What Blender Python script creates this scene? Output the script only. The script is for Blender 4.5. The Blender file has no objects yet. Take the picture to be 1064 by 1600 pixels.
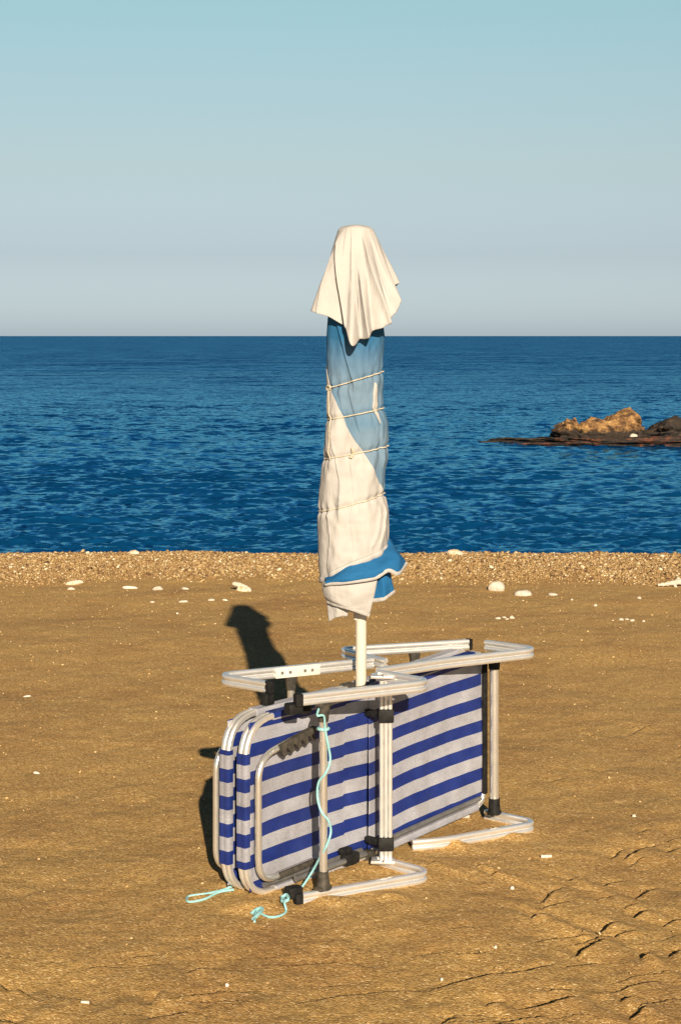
import bpy, bmesh, math, random
import numpy as np
from mathutils import Vector, Matrix

R = math.radians
scene = bpy.context.scene
random.seed(7)
rng = np.random.default_rng(11)

# ------------------------------------------------------------------ camera
FPX, CX, HOR, CAMH = 2750.0, 532.0, 525.0, 1.75      # focal length in photo pixels, image centre, horizon row, eye height
cam_d = bpy.data.cameras.new("camera")
cam = bpy.data.objects.new("camera", cam_d)
scene.collection.objects.link(cam)
cam.location = (0, 0, CAMH)
cam.rotation_euler = (R(90), 0, 0)
cam_d.sensor_fit = 'VERTICAL'
cam_d.sensor_height = 24.0
cam_d.lens = FPX / 1600 * 24.0
cam_d.shift_y = -(800 - HOR) / 1600
cam_d.clip_start = 0.1
cam_d.clip_end = 80000
scene.camera = cam

# ------------------------------------------------------------------ sky, sun, exposure
SUN_EL = 20.8
SUN_AZ = 172.8                                       # clockwise from +Y: behind the camera, a little to the right
world = bpy.data.worlds.new("World")
scene.world = world
world.use_nodes = True
nt = world.node_tree
nt.nodes.clear()
w_out = nt.nodes.new('ShaderNodeOutputWorld')
w_bg = nt.nodes.new('ShaderNodeBackground')
w_sky = nt.nodes.new('ShaderNodeTexSky')
w_sky.sky_type = 'NISHITA'
w_sky.sun_disc = False
w_sky.sun_elevation = R(SUN_EL)
w_sky.sun_rotation = R(SUN_AZ)
w_sky.air_density = 1.0
w_sky.dust_density = 0.6
w_sky.ozone_density = 1.0
w_tc = nt.nodes.new('ShaderNodeTexCoord')
w_sep = nt.nodes.new('ShaderNodeSeparateXYZ')
w_ramp = nt.nodes.new('ShaderNodeValToRGB')
cr = w_ramp.color_ramp
cr.elements[0].position = 0.0
cr.elements[0].color = (0.38, 0.49, 0.80, 1)
cr.elements[1].position = 1.0
cr.elements[1].color = (0.01, 0.017, 0.022, 1)
for pos, c in ((0.007, (0.372, 0.482, 0.79)), (0.045, (0.342, 0.378, 0.53)), (0.095, (0.450, 0.440, 0.455)), (0.144, (0.508, 0.517, 0.482)), (0.19, (0.53, 0.597, 0.51)),
               (0.23, (0.36, 0.48, 0.50)), (0.31, (0.18, 0.34, 0.46)), (0.42, (0.045, 0.10, 0.16)), (0.7, (0.010, 0.02, 0.03))):
    e = cr.elements.new(pos)
    e.color = (*c, 1)
w_mul = nt.nodes.new('ShaderNodeMixRGB')
w_mul.blend_type = 'MULTIPLY'
w_mul.inputs[0].default_value = 1.0
nt.links.new(w_tc.outputs['Generated'], w_sep.inputs[0])
nt.links.new(w_sep.outputs['Z'], w_ramp.inputs[0])
nt.links.new(w_sky.outputs[0], w_mul.inputs[1])
nt.links.new(w_ramp.outputs[0], w_mul.inputs[2])
nt.links.new(w_mul.outputs[0], w_bg.inputs[0])
w_bg.inputs[1].default_value = 0.10
nt.links.new(w_bg.outputs[0], w_out.inputs[0])

sun_d = bpy.data.lights.new("sun", 'SUN')
sun_d.energy = 5.0
sun_d.angle = R(0.5)
sun_d.color = (1.0, 0.83, 0.62)
sun = bpy.data.objects.new("sun", sun_d)
scene.collection.objects.link(sun)
to_sun = Vector((math.sin(R(SUN_AZ)) * math.cos(R(SUN_EL)), math.cos(R(SUN_AZ)) * math.cos(R(SUN_EL)), math.sin(R(SUN_EL))))
sun.rotation_euler = to_sun.to_track_quat('Z', 'Y').to_euler()
sun.location = to_sun * 40

scene.view_settings.view_transform = 'Standard'
scene.view_settings.look = 'None'
scene.view_settings.exposure = 0.85
scene.view_settings.gamma = 1.0

# ------------------------------------------------------------------ helpers
def tag(o, label=None, cat=None, group=None, kind=None):
    if label: o["label"] = label
    if cat: o["category"] = cat
    if group: o["group"] = group
    if kind: o["kind"] = kind
    return o

def empty(name, loc, rz, label, cat, group=None):
    o = bpy.data.objects.new(name, None)
    o.empty_display_size = 0.1
    scene.collection.objects.link(o)
    o.location = loc
    o.rotation_euler = (0, 0, rz)
    return tag(o, label, cat, group)

def link_mesh(name, me, mats, parent=None, smooth=True):
    if not isinstance(mats, (list, tuple)): mats = [mats]
    for m in mats: me.materials.append(m)
    if smooth and len(me.polygons):
        me.polygons.foreach_set('use_smooth', np.ones(len(me.polygons), dtype=bool))
    me.update()
    o = bpy.data.objects.new(name, me)
    scene.collection.objects.link(o)
    if parent: o.parent = parent
    return o

def grid_mesh(name, co, nu, nv, close_u=False):
    """co: (nv*nu,3) rows of nu vertices"""
    me = bpy.data.meshes.new(name)
    iu = np.arange(nu if close_u else nu - 1)
    jv = np.arange(nv - 1)
    J, I = np.meshgrid(jv, iu, indexing='ij')
    I2 = (I + 1) % nu
    q = np.stack([J * nu + I, J * nu + I2, (J + 1) * nu + I2, (J + 1) * nu + I], -1).reshape(-1, 4)
    me.vertices.add(len(co))
    me.vertices.foreach_set('co', np.asarray(co, dtype=np.float32).ravel())
    me.loops.add(q.size)
    me.loops.foreach_set('vertex_index', q.astype(np.int32).ravel())
    me.polygons.add(len(q))
    me.polygons.foreach_set('loop_start', (np.arange(len(q)) * 4).astype(np.int32))
    me.polygons.foreach_set('loop_total', np.full(len(q), 4, dtype=np.int32))
    me.update(calc_edges=True)
    return me

class MB:
    """collects shapes into ONE mesh"""
    def __init__(self): self.v = []; self.f = []; self.sm = []
    def add(self, verts, faces, smooth=True):
        o = len(self.v)
        self.v += [tuple(p) for p in verts]
        self.f += [tuple(i + o for i in f) for f in faces]
        self.sm += [smooth] * len(faces)
    def sweep(self, pts, prof, up=(0, 0, 1), caps=True, closed=False, scale=None):
        """prof: list of (a,b): a across (side), b along 'up'"""
        pts = [Vector(p) for p in pts]
        n, m = len(pts), len(prof)
        up = Vector(up).normalized()
        vs = []
        for i, p in enumerate(pts):
            if closed: t = pts[(i + 1) % n] - pts[i - 1]
            else: t = pts[min(i + 1, n - 1)] - pts[max(i - 1, 0)]
            t.normalize()
            side = t.cross(up)
            if side.length < 1e-4: side = t.cross(Vector((1, 0.01, 0)))
            side.normalize()
            u2 = side.cross(t).normalized()
            k = scale[i] if scale else 1.0
            vs += [p + side * (a * k) + u2 * (b * k) for a, b in prof]
        fs = []
        rng_ = range(n if closed else n - 1)
        for i in rng_:
            i2 = (i + 1) % n
            for j in range(m):
                j2 = (j + 1) % m
                fs.append((i * m + j, i * m + j2, i2 * m + j2, i2 * m + j))
        if caps and not closed:
            fs.append(tuple(range(m - 1, -1, -1)))
            fs.append(tuple((n - 1) * m + j for j in range(m)))
        self.add(vs, fs)
        return self
    def tube(self, pts, r, n=12, closed=False, scale=None, caps=True):
        pts = [Vector(p) for p in pts]
        t = (pts[-1] - pts[0]); t = t if t.length > 1e-6 else Vector((1, 0, 0))
        t.normalize()
        up = Vector((0, 0, 1))
        if abs(t.z) > 0.75: up = Vector((0.3, 1, 0))
        # parallel transport
        N = len(pts); m = n
        tang = []
        for i in range(N):
            if closed: a = pts[(i + 1) % N] - pts[i - 1]
            else: a = pts[min(i + 1, N - 1)] - pts[max(i - 1, 0)]
            tang.append(a.normalized() if a.length > 1e-9 else Vector((0, 0, 1)))
        s = tang[0].cross(up)
        if s.length < 1e-3: s = tang[0].cross(Vector((1, 0.2, 0.1)))
        s.normalize()
        vs = []
        for i in range(N):
            s = (s - tang[i] * s.dot(tang[i])).normalized()
            b = tang[i].cross(s)
            k = r * (scale[i] if scale else 1.0)
            for j in range(m):
                a = 2 * math.pi * j / m
                vs.append(pts[i] + s * (math.cos(a) * k) + b * (math.sin(a) * k))
        fs = []
        for i in range(N if closed else N - 1):
            i2 = (i + 1) % N
            for j in range(m):
                j2 = (j + 1) % m
                fs.append((i * m + j, i * m + j2, i2 * m + j2, i2 * m + j))
        if caps and not closed:
            fs.append(tuple(range(m - 1, -1, -1)))
            fs.append(tuple((N - 1) * m + j for j in range(m)))
        self.add(vs, fs)
        return self
    def box(self, c, size, ax=None, bev=0.003):
        """bevelled box; ax = 3 axis vectors"""
        bm = bmesh.new()
        bmesh.ops.create_cube(bm, size=1.0)
        for v in bm.verts: v.co = Vector((v.co.x * size[0], v.co.y * size[1], v.co.z * size[2]))
        if bev: bmesh.ops.bevel(bm, geom=bm.edges[:], offset=min(bev, min(size) * 0.4), segments=2, affect='EDGES', profile=0.6)
        bm.verts.index_update()
        c = Vector(c)
        ax = [Vector(a) for a in ax] if ax else [Vector((1, 0, 0)), Vector((0, 1, 0)), Vector((0, 0, 1))]
        vs = [c + ax[0] * v.co.x + ax[1] * v.co.y + ax[2] * v.co.z for v in bm.verts]
        fs = [tuple(v.index for v in f.verts) for f in bm.faces]
        bm.free()
        self.add(vs, fs, False)
        return self
    def build(self, name, mat, parent=None):
        me = bpy.data.meshes.new(name)
        me.from_pydata([tuple(v) for v in self.v], [], self.f)
        me.materials.append(mat)
        me.polygons.foreach_set('use_smooth', np.array(self.sm, dtype=bool))
        bm = bmesh.new(); bm.from_mesh(me)
        bmesh.ops.recalc_face_normals(bm, faces=bm.faces[:])
        bm.to_mesh(me); bm.free()
        me.set_sharp_from_angle(angle=R(38))
        me.update()
        o = bpy.data.objects.new(name, me)
        scene.collection.objects.link(o)
        if parent: o.parent = parent
        return o

def fillet(pts, r, n=8):
    pts = [Vector(p) for p in pts]
    rs = r if isinstance(r, (list, tuple)) else [r] * len(pts)
    out = [pts[0]]
    for i in range(1, len(pts) - 1):
        p, a, b = pts[i], pts[i - 1], pts[i + 1]
        d1, d2 = (a - p), (b - p)
        k = min(rs[i], d1.length * 0.48, d2.length * 0.48)
        # straight part gets a couple of points
        s, e = p + d1.normalized() * k, p + d2.normalized() * k
        for j in range(n + 1):
            t = j / n
            out.append(s * (1 - t) ** 2 + p * 2 * t * (1 - t) + e * t * t)
    out.append(pts[-1])
    # subdivide long straight runs
    res = [out[0]]
    for a, b in zip(out, out[1:]):
        L = (b - a).length
        k = max(1, int(L / 0.05))
        for j in range(1, k + 1): res.append(a.lerp(b, j / k))
    return res

def crom(pts, n=8, closed=False):
    pts = [Vector(p) for p in pts]
    N = len(pts); out = []
    for i in range(N if closed else N - 1):
        if closed: p0, p1, p2, p3 = pts[i - 1], pts[i], pts[(i + 1) % N], pts[(i + 2) % N]
        else: p0, p1, p2, p3 = pts[max(i - 1, 0)], pts[i], pts[i + 1], pts[min(i + 2, N - 1)]
        for j in range(n):
            t = j / n
            out.append(0.5 * ((2 * p1) + (p2 - p0) * t + (2 * p0 - 5 * p1 + 4 * p2 - p3) * t * t + (3 * p1 - p0 - 3 * p2 + p3) * t ** 3))
    if not closed: out.append(pts[-1])
    return out

_LAT = {}
def vnoise(x, y, seed=0):
    if seed not in _LAT: _LAT[seed] = np.random.default_rng(seed + 100).uniform(-1, 1, (256, 256))
    L = _LAT[seed]
    xi = np.floor(x).astype(int); yi = np.floor(y).astype(int)
    fx = x - xi; fy = y - yi
    fx = fx * fx * fx * (fx * (fx * 6 - 15) + 10); fy = fy * fy * fy * (fy * (fy * 6 - 15) + 10)
    a = L[xi & 255, yi & 255]; b = L[(xi + 1) & 255, yi & 255]
    c = L[xi & 255, (yi + 1) & 255]; d = L[(xi + 1) & 255, (yi + 1) & 255]
    return (a * (1 - fx) + b * fx) * (1 - fy) + (c * (1 - fx) + d * fx) * fy

def fbm(x, y, seed=0, octaves=4, gain=0.5):
    s = 0; a = 1.0
    for k in range(octaves):
        s = s + a * vnoise(x * 2 ** k + 17.3 * k, y * 2 ** k - 9.1 * k, seed + k)
        a *= gain
    return s

def ground_pt(px, py, z=0.0):
    """where the sight line through a photo pixel meets height z"""
    d = (CAMH - z) * FPX / (py - HOR)
    return Vector(((px - CX) * d / FPX, d, z))

def depth_pt(px, py, d):
    return Vector(((px - CX) * d / FPX, d, CAMH - (py - HOR) * d / FPX))

# ------------------------------------------------------------------ materials
def new_mat(name):
    m = bpy.data.materials.new(name)
    m.use_nodes = True
    return m, m.node_tree, m.node_tree.nodes['Principled BSDF']

def N(nt, t, **kw):
    n = nt.nodes.new(t)
    for k, v in kw.items(): setattr(n, k, v)
    return n

def ramp(nt, stops, interp='LINEAR'):
    n = nt.nodes.new('ShaderNodeValToRGB')
    r = n.color_ramp; r.interpolation = interp
    r.elements[0].position, r.elements[0].color = stops[0][0], (*stops[0][1], 1)
    r.elements[1].position, r.elements[1].color = stops[-1][0], (*stops[-1][1], 1)
    for p, c in stops[1:-1]:
        e = r.elements.new(p); e.color = (*c, 1)
    return n

def noisy(name, c1, c2, scale=30, rough=0.8, metal=0.0, bump=0.0, bscale=200, detail=4, spec=0.5, coords='Object', bdist=0.002):
    m, t, b = new_mat(name)
    tc = N(t, 'ShaderNodeTexCoord')
    nz = N(t, 'ShaderNodeTexNoise'); nz.inputs['Scale'].default_value = scale; nz.inputs['Detail'].default_value = detail
    t.links.new(tc.outputs[coords], nz.inputs['Vector'])
    rp = ramp(t, [(0.32, c1), (0.68, c2)])
    t.links.new(nz.outputs['Fac'], rp.inputs[0])
    t.links.new(rp.outputs[0], b.inputs['Base Color'])
    b.inputs['Roughness'].default_value = rough
    b.inputs['Metallic'].default_value = metal
    b.inputs['Specular IOR Level'].default_value = spec
    if bump:
        nb = N(t, 'ShaderNodeTexNoise'); nb.inputs['Scale'].default_value = bscale; nb.inputs['Detail'].default_value = 3
        t.links.new(tc.outputs[coords], nb.inputs['Vector'])
        bp = N(t, 'ShaderNodeBump'); bp.inputs['Strength'].default_value = bump; bp.inputs['Distance'].default_value = bdist
        t.links.new(nb.outputs['Fac'], bp.inputs['Height'])
        t.links.new(bp.outputs[0], b.inputs['Normal'])
    return m

M = {}
M['alu'] = noisy('brushed_aluminium', (0.76, 0.75, 0.73), (0.83, 0.82, 0.80), 40, 0.31, 0.72, 0.04, 260)
M['tube'] = noisy('satin_tube', (0.62, 0.60, 0.56), (0.70, 0.68, 0.64), 30, 0.25, 0.75, 0.08, 200)
M['dark_shaded'] = noisy('dark_shaded_metal', (0.16, 0.16, 0.16), (0.24, 0.24, 0.24), 30, 0.4, 0.6)  # dark metal; on the clamp rails it puts their shade into the colour
M['plate'] = noisy('painted_plate', (0.5, 0.48, 0.43), (0.56, 0.54, 0.49), 30, 0.5, 0.0, 0.1, 300)
M['black'] = noisy('black_plastic', (0.006, 0.006, 0.007), (0.016, 0.016, 0.015), 60, 0.6, 0, 0.2, 300, spec=0.15)
M['grey_plastic'] = noisy('dusty_grey_plastic', (0.03, 0.028, 0.024), (0.07, 0.062, 0.05), 60, 0.6, 0, 0.2, 300, spec=0.2)
M['rivet'] = noisy('rivet_metal', (0.45, 0.43, 0.40), (0.6, 0.58, 0.55), 60, 0.3, 0.9)
M['pole'] = noisy('cream_painted_pole', (0.48, 0.44, 0.37), (0.54, 0.50, 0.43), 14, 0.4, 0, 0.05, 100)
M['string'] = noisy('pale_turquoise_string', (0.17, 0.42, 0.46), (0.30, 0.54, 0.57), 150, 0.8, 0, 0.5, 900)
M['rope'] = noisy('cream_rope', (0.34, 0.29, 0.20), (0.56, 0.52, 0.43), 260, 0.9, 0, 0.6, 700)
M['white_stone'] = noisy('pale_stone', (0.36, 0.31, 0.25), (0.52, 0.48, 0.41), 60, 0.85, 0, 0.5, 150)
M['white_bit'] = noisy('white_fragment', (0.46, 0.43, 0.37), (0.58, 0.55, 0.5), 120, 0.7, 0, 0.3, 400)
M['sandy_stone'] = noisy('sand_crusted_stone', (0.34, 0.24, 0.13), (0.66, 0.58, 0.45), 45, 0.9, 0, 0.6, 150)

def cloth(name, c1, c2, bump=0.35, fade=None):
    m, t, b = new_mat(name)
    tc = N(t, 'ShaderNodeTexCoord')
    nz = N(t, 'ShaderNodeTexNoise'); nz.inputs['Scale'].default_value = 9; nz.inputs['Detail'].default_value = 6
    t.links.new(tc.outputs['Object'], nz.inputs['Vector'])
    rp = ramp(t, [(0.3, c1), (0.7, c2)])
    t.links.new(nz.outputs['Fac'], rp.inputs[0])
    col = rp.outputs[0]
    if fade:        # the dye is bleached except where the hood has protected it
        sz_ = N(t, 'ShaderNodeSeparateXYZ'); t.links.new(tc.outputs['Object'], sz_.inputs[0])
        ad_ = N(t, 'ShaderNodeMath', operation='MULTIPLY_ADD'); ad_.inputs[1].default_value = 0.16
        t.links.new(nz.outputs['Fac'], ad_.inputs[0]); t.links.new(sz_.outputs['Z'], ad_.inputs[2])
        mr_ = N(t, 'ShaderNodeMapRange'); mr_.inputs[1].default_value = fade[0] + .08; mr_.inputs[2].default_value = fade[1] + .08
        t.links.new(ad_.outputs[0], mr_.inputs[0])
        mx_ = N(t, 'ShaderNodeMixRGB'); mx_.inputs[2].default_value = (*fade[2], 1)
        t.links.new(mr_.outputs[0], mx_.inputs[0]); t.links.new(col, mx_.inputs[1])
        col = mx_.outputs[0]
    t.links.new(col, b.inputs['Base Color'])
    b.inputs['Roughness'].default_value = 0.9
    b.inputs['Specular IOR Level'].default_value = 0.2
    n1 = N(t, 'ShaderNodeTexNoise'); n1.inputs['Scale'].default_value = 26; n1.inputs['Detail'].default_value = 5
    mp = N(t, 'ShaderNodeMapping'); mp.inputs['Scale'].default_value = (1.6, 1.6, 0.7)
    t.links.new(tc.outputs['Object'], mp.inputs[0]); t.links.new(mp.outputs[0], n1.inputs['Vector'])
    n2 = N(t, 'ShaderNodeTexNoise'); n2.inputs['Scale'].default_value = 600
    t.links.new(tc.outputs['Object'], n2.inputs['Vector'])
    b1 = N(t, 'ShaderNodeBump'); b1.inputs['Strength'].default_value = bump; b1.inputs['Distance'].default_value = 0.012
    b2 = N(t, 'ShaderNodeBump'); b2.inputs['Strength'].default_value = 0.25; b2.inputs['Distance'].default_value = 0.001
    t.links.new(n1.outputs['Fac'], b1.inputs['Height']); t.links.new(n2.outputs['Fac'], b2.inputs['Height'])
    t.links.new(b1.outputs[0], b2.inputs['Normal']); t.links.new(b2.outputs[0], b.inputs['Normal'])
    return m
M['cream'] = cloth('cream_canvas', (0.345, 0.335, 0.325), (0.39, 0.38, 0.37))
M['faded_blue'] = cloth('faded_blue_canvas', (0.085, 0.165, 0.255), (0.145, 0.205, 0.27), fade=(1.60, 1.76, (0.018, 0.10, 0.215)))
M['blue'] = cloth('blue_canvas', (0.008, 0.085, 0.22), (0.016, 0.11, 0.26))

def striped(name):
    m, t, b = new_mat(name)
    uv = N(t, 'ShaderNodeUVMap'); uv.uv_map = 'stripe'
    sep = N(t, 'ShaderNodeSeparateXYZ'); t.links.new(uv.outputs[0], sep.inputs[0])
    dv = N(t, 'ShaderNodeMath', operation='DIVIDE'); dv.inputs[1].default_value = 0.085
    t.links.new(sep.outputs['Y'], dv.inputs[0])
    fr = N(t, 'ShaderNodeMath', operation='FRACT'); t.links.new(dv.outputs[0], fr.inputs[0])
    st = N(t, 'ShaderNodeMath', operation='GREATER_THAN'); st.inputs[1].default_value = 0.505
    t.links.new(fr.outputs[0], st.inputs[0])
    tc = N(t, 'ShaderNodeTexCoord')
    nz = N(t, 'ShaderNodeTexNoise'); nz.inputs['Scale'].default_value = 14; nz.inputs['Detail'].default_value = 7
    t.links.new(tc.outputs['Object'], nz.inputs['Vector'])
    blue = ramp(t, [(0.3, (0.006, 0.018, 0.135)), (0.72, (0.014, 0.030, 0.17))])
    white = ramp(t, [(0.3, (0.255, 0.262, 0.305)), (0.7, (0.32, 0.33, 0.38))])
    t.links.new(nz.outputs['Fac'], blue.inputs[0]); t.links.new(nz.outputs['Fac'], white.inputs[0])
    mx = N(t, 'ShaderNodeMixRGB'); t.links.new(st.outputs[0], mx.inputs[0])
    t.links.new(white.outputs[0], mx.inputs[1]); t.links.new(blue.outputs[0], mx.inputs[2])
    # woven threads
    wv = N(t, 'ShaderNodeTexNoise'); wv.inputs['Scale'].default_value = 420; wv.inputs['Detail'].default_value = 1
    mp = N(t, 'ShaderNodeMapping'); mp.inputs['Scale'].default_value = (0.25, 0.25, 1.0)
    t.links.new(tc.outputs['Object'], mp.inputs[0]); t.links.new(mp.outputs[0], wv.inputs['Vector'])
    mr = N(t, 'ShaderNodeMapRange'); mr.inputs[1].default_value = 0.3; mr.inputs[2].default_value = 0.7; mr.inputs[3].default_value = 0.86; mr.inputs[4].default_value = 1.1
    t.links.new(wv.outputs['Fac'], mr.inputs[0])
    ml = N(t, 'ShaderNodeMixRGB', blend_type='MULTIPLY'); ml.inputs[0].default_value = 1.0
    dn = N(t, 'ShaderNodeTexNoise'); dn.inputs['Scale'].default_value = 4.5; dn.inputs['Detail'].default_value = 6; dn.inputs['Roughness'].default_value = 0.65
    t.links.new(tc.outputs['Object'], dn.inputs['Vector'])
    dr = ramp(t, [(0.36, (0.55, 0.5, 0.42)), (0.56, (1, 1, 1))]); t.links.new(dn.outputs['Fac'], dr.inputs[0])       # dust and grime
    dm = N(t, 'ShaderNodeMixRGB', blend_type='MULTIPLY'); dm.inputs[0].default_value = 0.45
    t.links.new(mx.outputs[0], dm.inputs[1]); t.links.new(dr.outputs[0], dm.inputs[2])
    t.links.new(dm.outputs[0], ml.inputs[1]); t.links.new(mr.outputs[0], ml.inputs[2])
    t.links.new(ml.outputs[0], b.inputs['Base Color'])
    b.inputs['Roughness'].default_value = 0.48
    b.inputs['Specular IOR Level'].default_value = 0.3
    bp = N(t, 'ShaderNodeBump'); bp.inputs['Strength'].default_value = 0.25; bp.inputs['Distance'].default_value = 0.001
    t.links.new(wv.outputs['Fac'], bp.inputs['Height']); t.links.new(bp.outputs[0], b.inputs['Normal'])
    return m
M['stripe'] = striped('striped_sling')

def sand_material():
    m, t, b = new_mat('coarse_sand')
    tc = N(t, 'ShaderNodeTexCoord')
    v = N(t, 'ShaderNodeTexVoronoi'); v.inputs['Scale'].default_value = 165
    t.links.new(tc.outputs['Object'], v.inputs['Vector'])
    sp = N(t, 'ShaderNodeSeparateColor'); t.links.new(v.outputs['Color'], sp.inputs[0])
    grain = ramp(t, [(0.0, (0.23, 0.138, 0.046)), (0.3, (0.35, 0.215, 0.071)), (0.75, (0.435, 0.279, 0.099)), (0.93, (0.50, 0.338, 0.136)), (1.0, (0.66, 0.51, 0.27))])
    t.links.new(sp.outputs[0], grain.inputs[0])
    n1 = N(t, 'ShaderNodeTexNoise'); n1.inputs['Scale'].default_value = 1.7; n1.inputs['Detail'].default_value = 7; n1.inputs['Roughness'].default_value = 0.6
    t.links.new(tc.outputs['Object'], n1.inputs['Vector'])
    tint = ramp(t, [(0.28, (0.82, 0.74, 0.74)), (0.5, (1.0, 0.98, 0.98)), (0.72, (1.06, 1.06, 1.04))])
    t.links.new(n1.outputs['Fac'], tint.inputs[0])
    ml = N(t, 'ShaderNodeMixRGB', blend_type='MULTIPLY'); ml.inputs[0].default_value = 1.0
    t.links.new(grain.outputs[0], ml.inputs[1]); t.links.new(tint.outputs[0], ml.inputs[2])
    t.links.new(ml.outputs[0], b.inputs['Base Color'])
    b.inputs['Roughness'].default_value = 0.93
    b.inputs['Specular IOR Level'].default_value = 0.25
    n2 = N(t, 'ShaderNodeTexNoise'); n2.inputs['Scale'].default_value = 130; n2.inputs['Detail'].default_value = 4
    t.links.new(tc.outputs['Object'], n2.inputs['Vector'])
    b1 = N(t, 'ShaderNodeBump'); b1.inputs['Strength'].default_value = 0.4; b1.inputs['Distance'].default_value = 0.005
    t.links.new(n2.outputs['Fac'], b1.inputs['Height'])
    b2 = N(t, 'ShaderNodeBump'); b2.inputs['Strength'].default_value = 0.5; b2.inputs['Distance'].default_value = 0.004; b2.invert = True
    t.links.new(v.outputs['Distance'], b2.inputs['Height'])
    t.links.new(b1.outputs[0], b2.inputs['Normal']); t.links.new(b2.outputs[0], b.inputs['Normal'])
    return m
M['sand'] = sand_material()

def pebble_material(name, stops):
    m, t, b = new_mat(name)
    at = N(t, 'ShaderNodeAttribute'); at.attribute_name = 'tone'
    rp = ramp(t, stops)
    t.links.new(at.outputs['Fac'], rp.inputs[0]); t.links.new(rp.outputs[0], b.inputs['Base Color'])
    b.inputs['Roughness'].default_value = 0.7
    return m
M['pebble'] = pebble_material('shore_pebbles', [(0.0, (0.07, 0.032, 0.014)), (0.2, (0.16, 0.085, 0.032)), (0.5, (0.28, 0.178, 0.070)), (0.8, (0.38, 0.27, 0.125)), (1.0, (0.60, 0.52, 0.37))])
M['grit'] = pebble_material('shell_grit', [(0.0, (0.16, 0.08, 0.03)), (0.4, (0.42, 0.28, 0.12)), (0.8, (0.6, 0.46, 0.26)), (1.0, (0.8, 0.74, 0.62))])

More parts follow.
